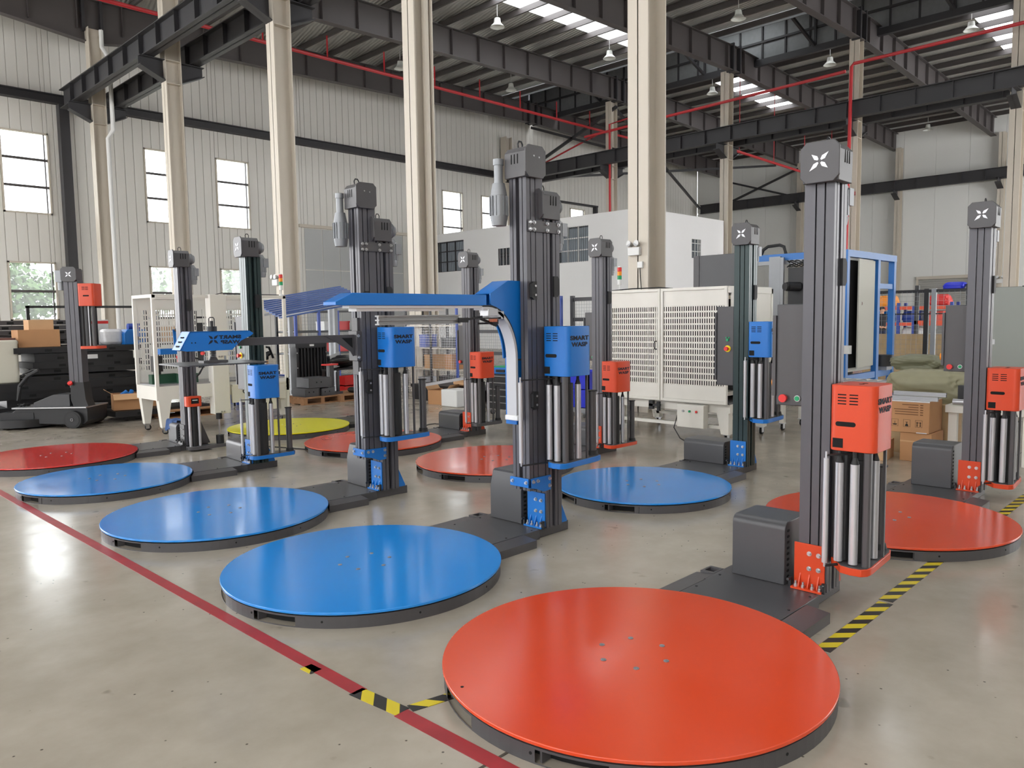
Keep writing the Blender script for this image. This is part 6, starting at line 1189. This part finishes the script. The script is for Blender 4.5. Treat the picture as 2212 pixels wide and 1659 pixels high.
for i, (y, z, m, lb) in enumerate([(8.7, 1.78, REDP, 'red bundle on the top shelf near the fence post'), (8.8, 1.18, mat('coral_sack', (232, 96, 84), 0.7), 'coral sack on the middle shelf near the fence post'), (9.6, 1.18, BLUEST, 'blue part on the middle shelf of the orange rack'), (10.5, 1.78, ORNP, 'amber box on the top shelf behind the worker'), (10.6, 1.18, BLUE, 'bright blue part on the shelf beside the worker'), (9.6, 0.58, WHITEP, 'white box on the low shelf of the orange rack'), (11.4, 1.18, YELP, 'yellow box on the middle shelf left of the worker')]):
    lump('stored_bundle', (31.4 if y < 11 else 32.5, y, z), 0.3, 0.34, 0.42, m, lb, 'bundle', 40+i, 3, 0.1, 0.3)
tag(ob('blue_fork_mast', MB().box(-0.08, 0.08, -0.08, 0.08, 0, 1.75).box(-0.3, 0.3, -0.3, 0.3, 0, 0.5), BLUEST, loc=(29.3, 8.9, 0.0)), 'blue machine post standing in front of the far racks', 'machine')
dk = root('dark_rack', (24.0, 5.9, 0), 0, 'dark frame rack with a blue bundle on top right of the fence post', 'rack')
ob('upright', MB().box(-0.05, 0.05, 0, 0.1, 0, 2.3), BLACK, dk); ob('upright', MB().box(-0.05, 0.05, 1.3, 1.4, 0, 2.3), BLACK, dk); ob('shelf_board', MB().box(-0.3, 0.3, 0, 1.4, 2.1, 2.15), BLACK, dk); ob('shelf_beam', MB().box(-0.05, 0.05, 0, 1.4, 1.2, 1.3), ORR, dk)
lump('stored_bundle', (24.0, 6.3, 2.15), 0.2, 0.3, 0.22, BLUEBIN, 'deep blue bundle on top of the dark rack', 'bundle', 60, 3, 0.12, 0.5)

# worker, seen from the waist up behind the fence
wk = root('person', (28.0, 9.58, 0), math.radians(140), 'person in a black jacket standing far behind the fence', 'person')
def skin_body():
    me = bpy.data.meshes.new('body'); V = []; E = []; RR = []
    def vtx(p, r, par=None):
        V.append(p); RR.append(r)
        if par is not None: E.append((par, len(V)-1))
        return len(V)-1
    pel = vtx((0,0,0.95), 0.15); ab = vtx((0,0,1.12), 0.145, pel); ch = vtx((0,0.01,1.33), 0.16, ab); nk0 = vtx((0,0.01,1.46), 0.09, ch); nk = vtx((0,0.02,1.53), 0.055, nk0); hd = vtx((0,0.05,1.62), 0.085, nk); tp = vtx((0,0.045,1.70), 0.075, hd)
    for s in (-1, 1):
        sh_ = vtx((s*0.19,0.01,1.42), 0.065, ch); el = vtx((s*0.25,0.05,1.14), 0.05, sh_); wr = vtx((s*0.16,0.24,1.04), 0.035, el); hn = vtx((s*0.10,0.33,1.05), 0.04, wr)
        hp = vtx((s*0.1,0,0.88), 0.1, pel); kn = vtx((s*0.11,0.02,0.5), 0.07, hp); an = vtx((s*0.11,-0.01,0.1), 0.045, kn); to = vtx((s*0.12,0.14,0.045), 0.045, an)
    me.from_pydata(V, E, []); me.update(); o = bpy.data.objects.new('body', me); C.objects.link(o)
    md = o.modifiers.new('skin', 'SKIN')
    for i, v in enumerate(me.skin_vertices[0].data): v.radius = (RR[i], RR[i]*0.85); v.use_root = (i == 0)
    s = o.modifiers.new('sub', 'SUBSURF'); s.levels = 2; s.render_levels = 2
    dg = bpy.context.evaluated_depsgraph_get(); m2_ = bpy.data.meshes.new_from_object(o.evaluated_get(dg)); bpy.data.objects.remove(o)
    m2_.materials.clear()
    for m in (JACKET, SKIN, mat('dark_trousers', (44, 52, 78), 0.8)): m2_.materials.append(m)
    for f in m2_.polygons:
        z = f.center.z; f.use_smooth = True
        f.material_index = 1 if (z > 1.5 or (f.center.y > 0.22 and 0.95 < z < 1.15)) else (2 if z < 0.92 else 0)
    return m2_
bd = link('body', skin_body(), None, wk)
mb = MB()
for i in range(9):
    for j in range(16):
        a = math.radians(100*i/8); b = 2*math.pi*j/16; mb.v.append((0.098*math.sin(a)*math.cos(b), 0.04+0.108*math.sin(a)*math.sin(b)-0.012, 1.655+0.10*math.cos(a)+ (0.03 if math.sin(b) > 0.5 and i > 6 else 0)))
for i in range(8):
    for j in range(16): mb.f.append((i*16+j, i*16+(j+1) % 16, (i+1)*16+(j+1) % 16, (i+1)*16+j))
ob('hair', mb, HAIR, wk)
ob('nose', MB().cyl((0,0.125,1.6), (0,0.155,1.595), 0.018, 0.01, 8), SKIN, wk)
for s_ in (-1, 1):
    ob('ear', MB().cyl((s_*0.085,0.04,1.61), (s_*0.1,0.035,1.615), 0.028, 0.022, 10), SKIN, wk)
    for k in range(4): ob('finger', MB().tube([(s_*0.10+0.018*(k-1.5), 0.34, 1.05), (s_*0.09+0.018*(k-1.5), 0.39, 1.04), (s_*0.08+0.018*(k-1.5), 0.41, 1.01)], 0.009, 6), SKIN, wk)
    ob('thumb', MB().tube([(s_*0.07,0.32,1.06), (s_*0.04,0.35,1.07), (s_*0.03,0.38,1.06)], 0.01, 6), SKIN, wk)
ob('sleeve_stripe', MB().bar((-0.23,-0.045,1.36), (-0.285,0.0,1.12), 0.03, 0.01), WHITEP, wk)

# trees outside the low windows
random.seed(11)
for i, (x, y, z, s, lb) in enumerate([(9.5, 46, 3.2, 3.4, 'leafy tree outside the low window at the left'), (16.0, 48, 3.4, 3.6, 'leafy tree outside the window behind the cream column'), (26.0, 52, 3.6, 3.8, 'leafy tree outside the window behind the second mast')]):
    t_ = root('tree', (x, y, -0.05), 0, lb, 'tree', 'trees outside the windows')
    ob('trunk', MB().cyl((0,0,0), (0,0,z), 0.18, 0.1, 8), WOOD, t_)
    mb = MB()
    for k in range(2600):
        v = Vector((random.gauss(0,1), random.gauss(0,1), random.gauss(0,1))).normalized()*s*random.uniform(0.45, 1.0); v.z = v.z*0.62+z
        a = Vector((random.uniform(-1,1), random.uniform(-1,1), random.uniform(-1,1))).normalized()*0.2; b = v.cross(a).normalized()*0.13
        mb.add([v-a, v+b, v+a, v-b], [(0,1,2,3)])
    tag(ob('foliage', mb, LEAF, t_), kind='stuff')
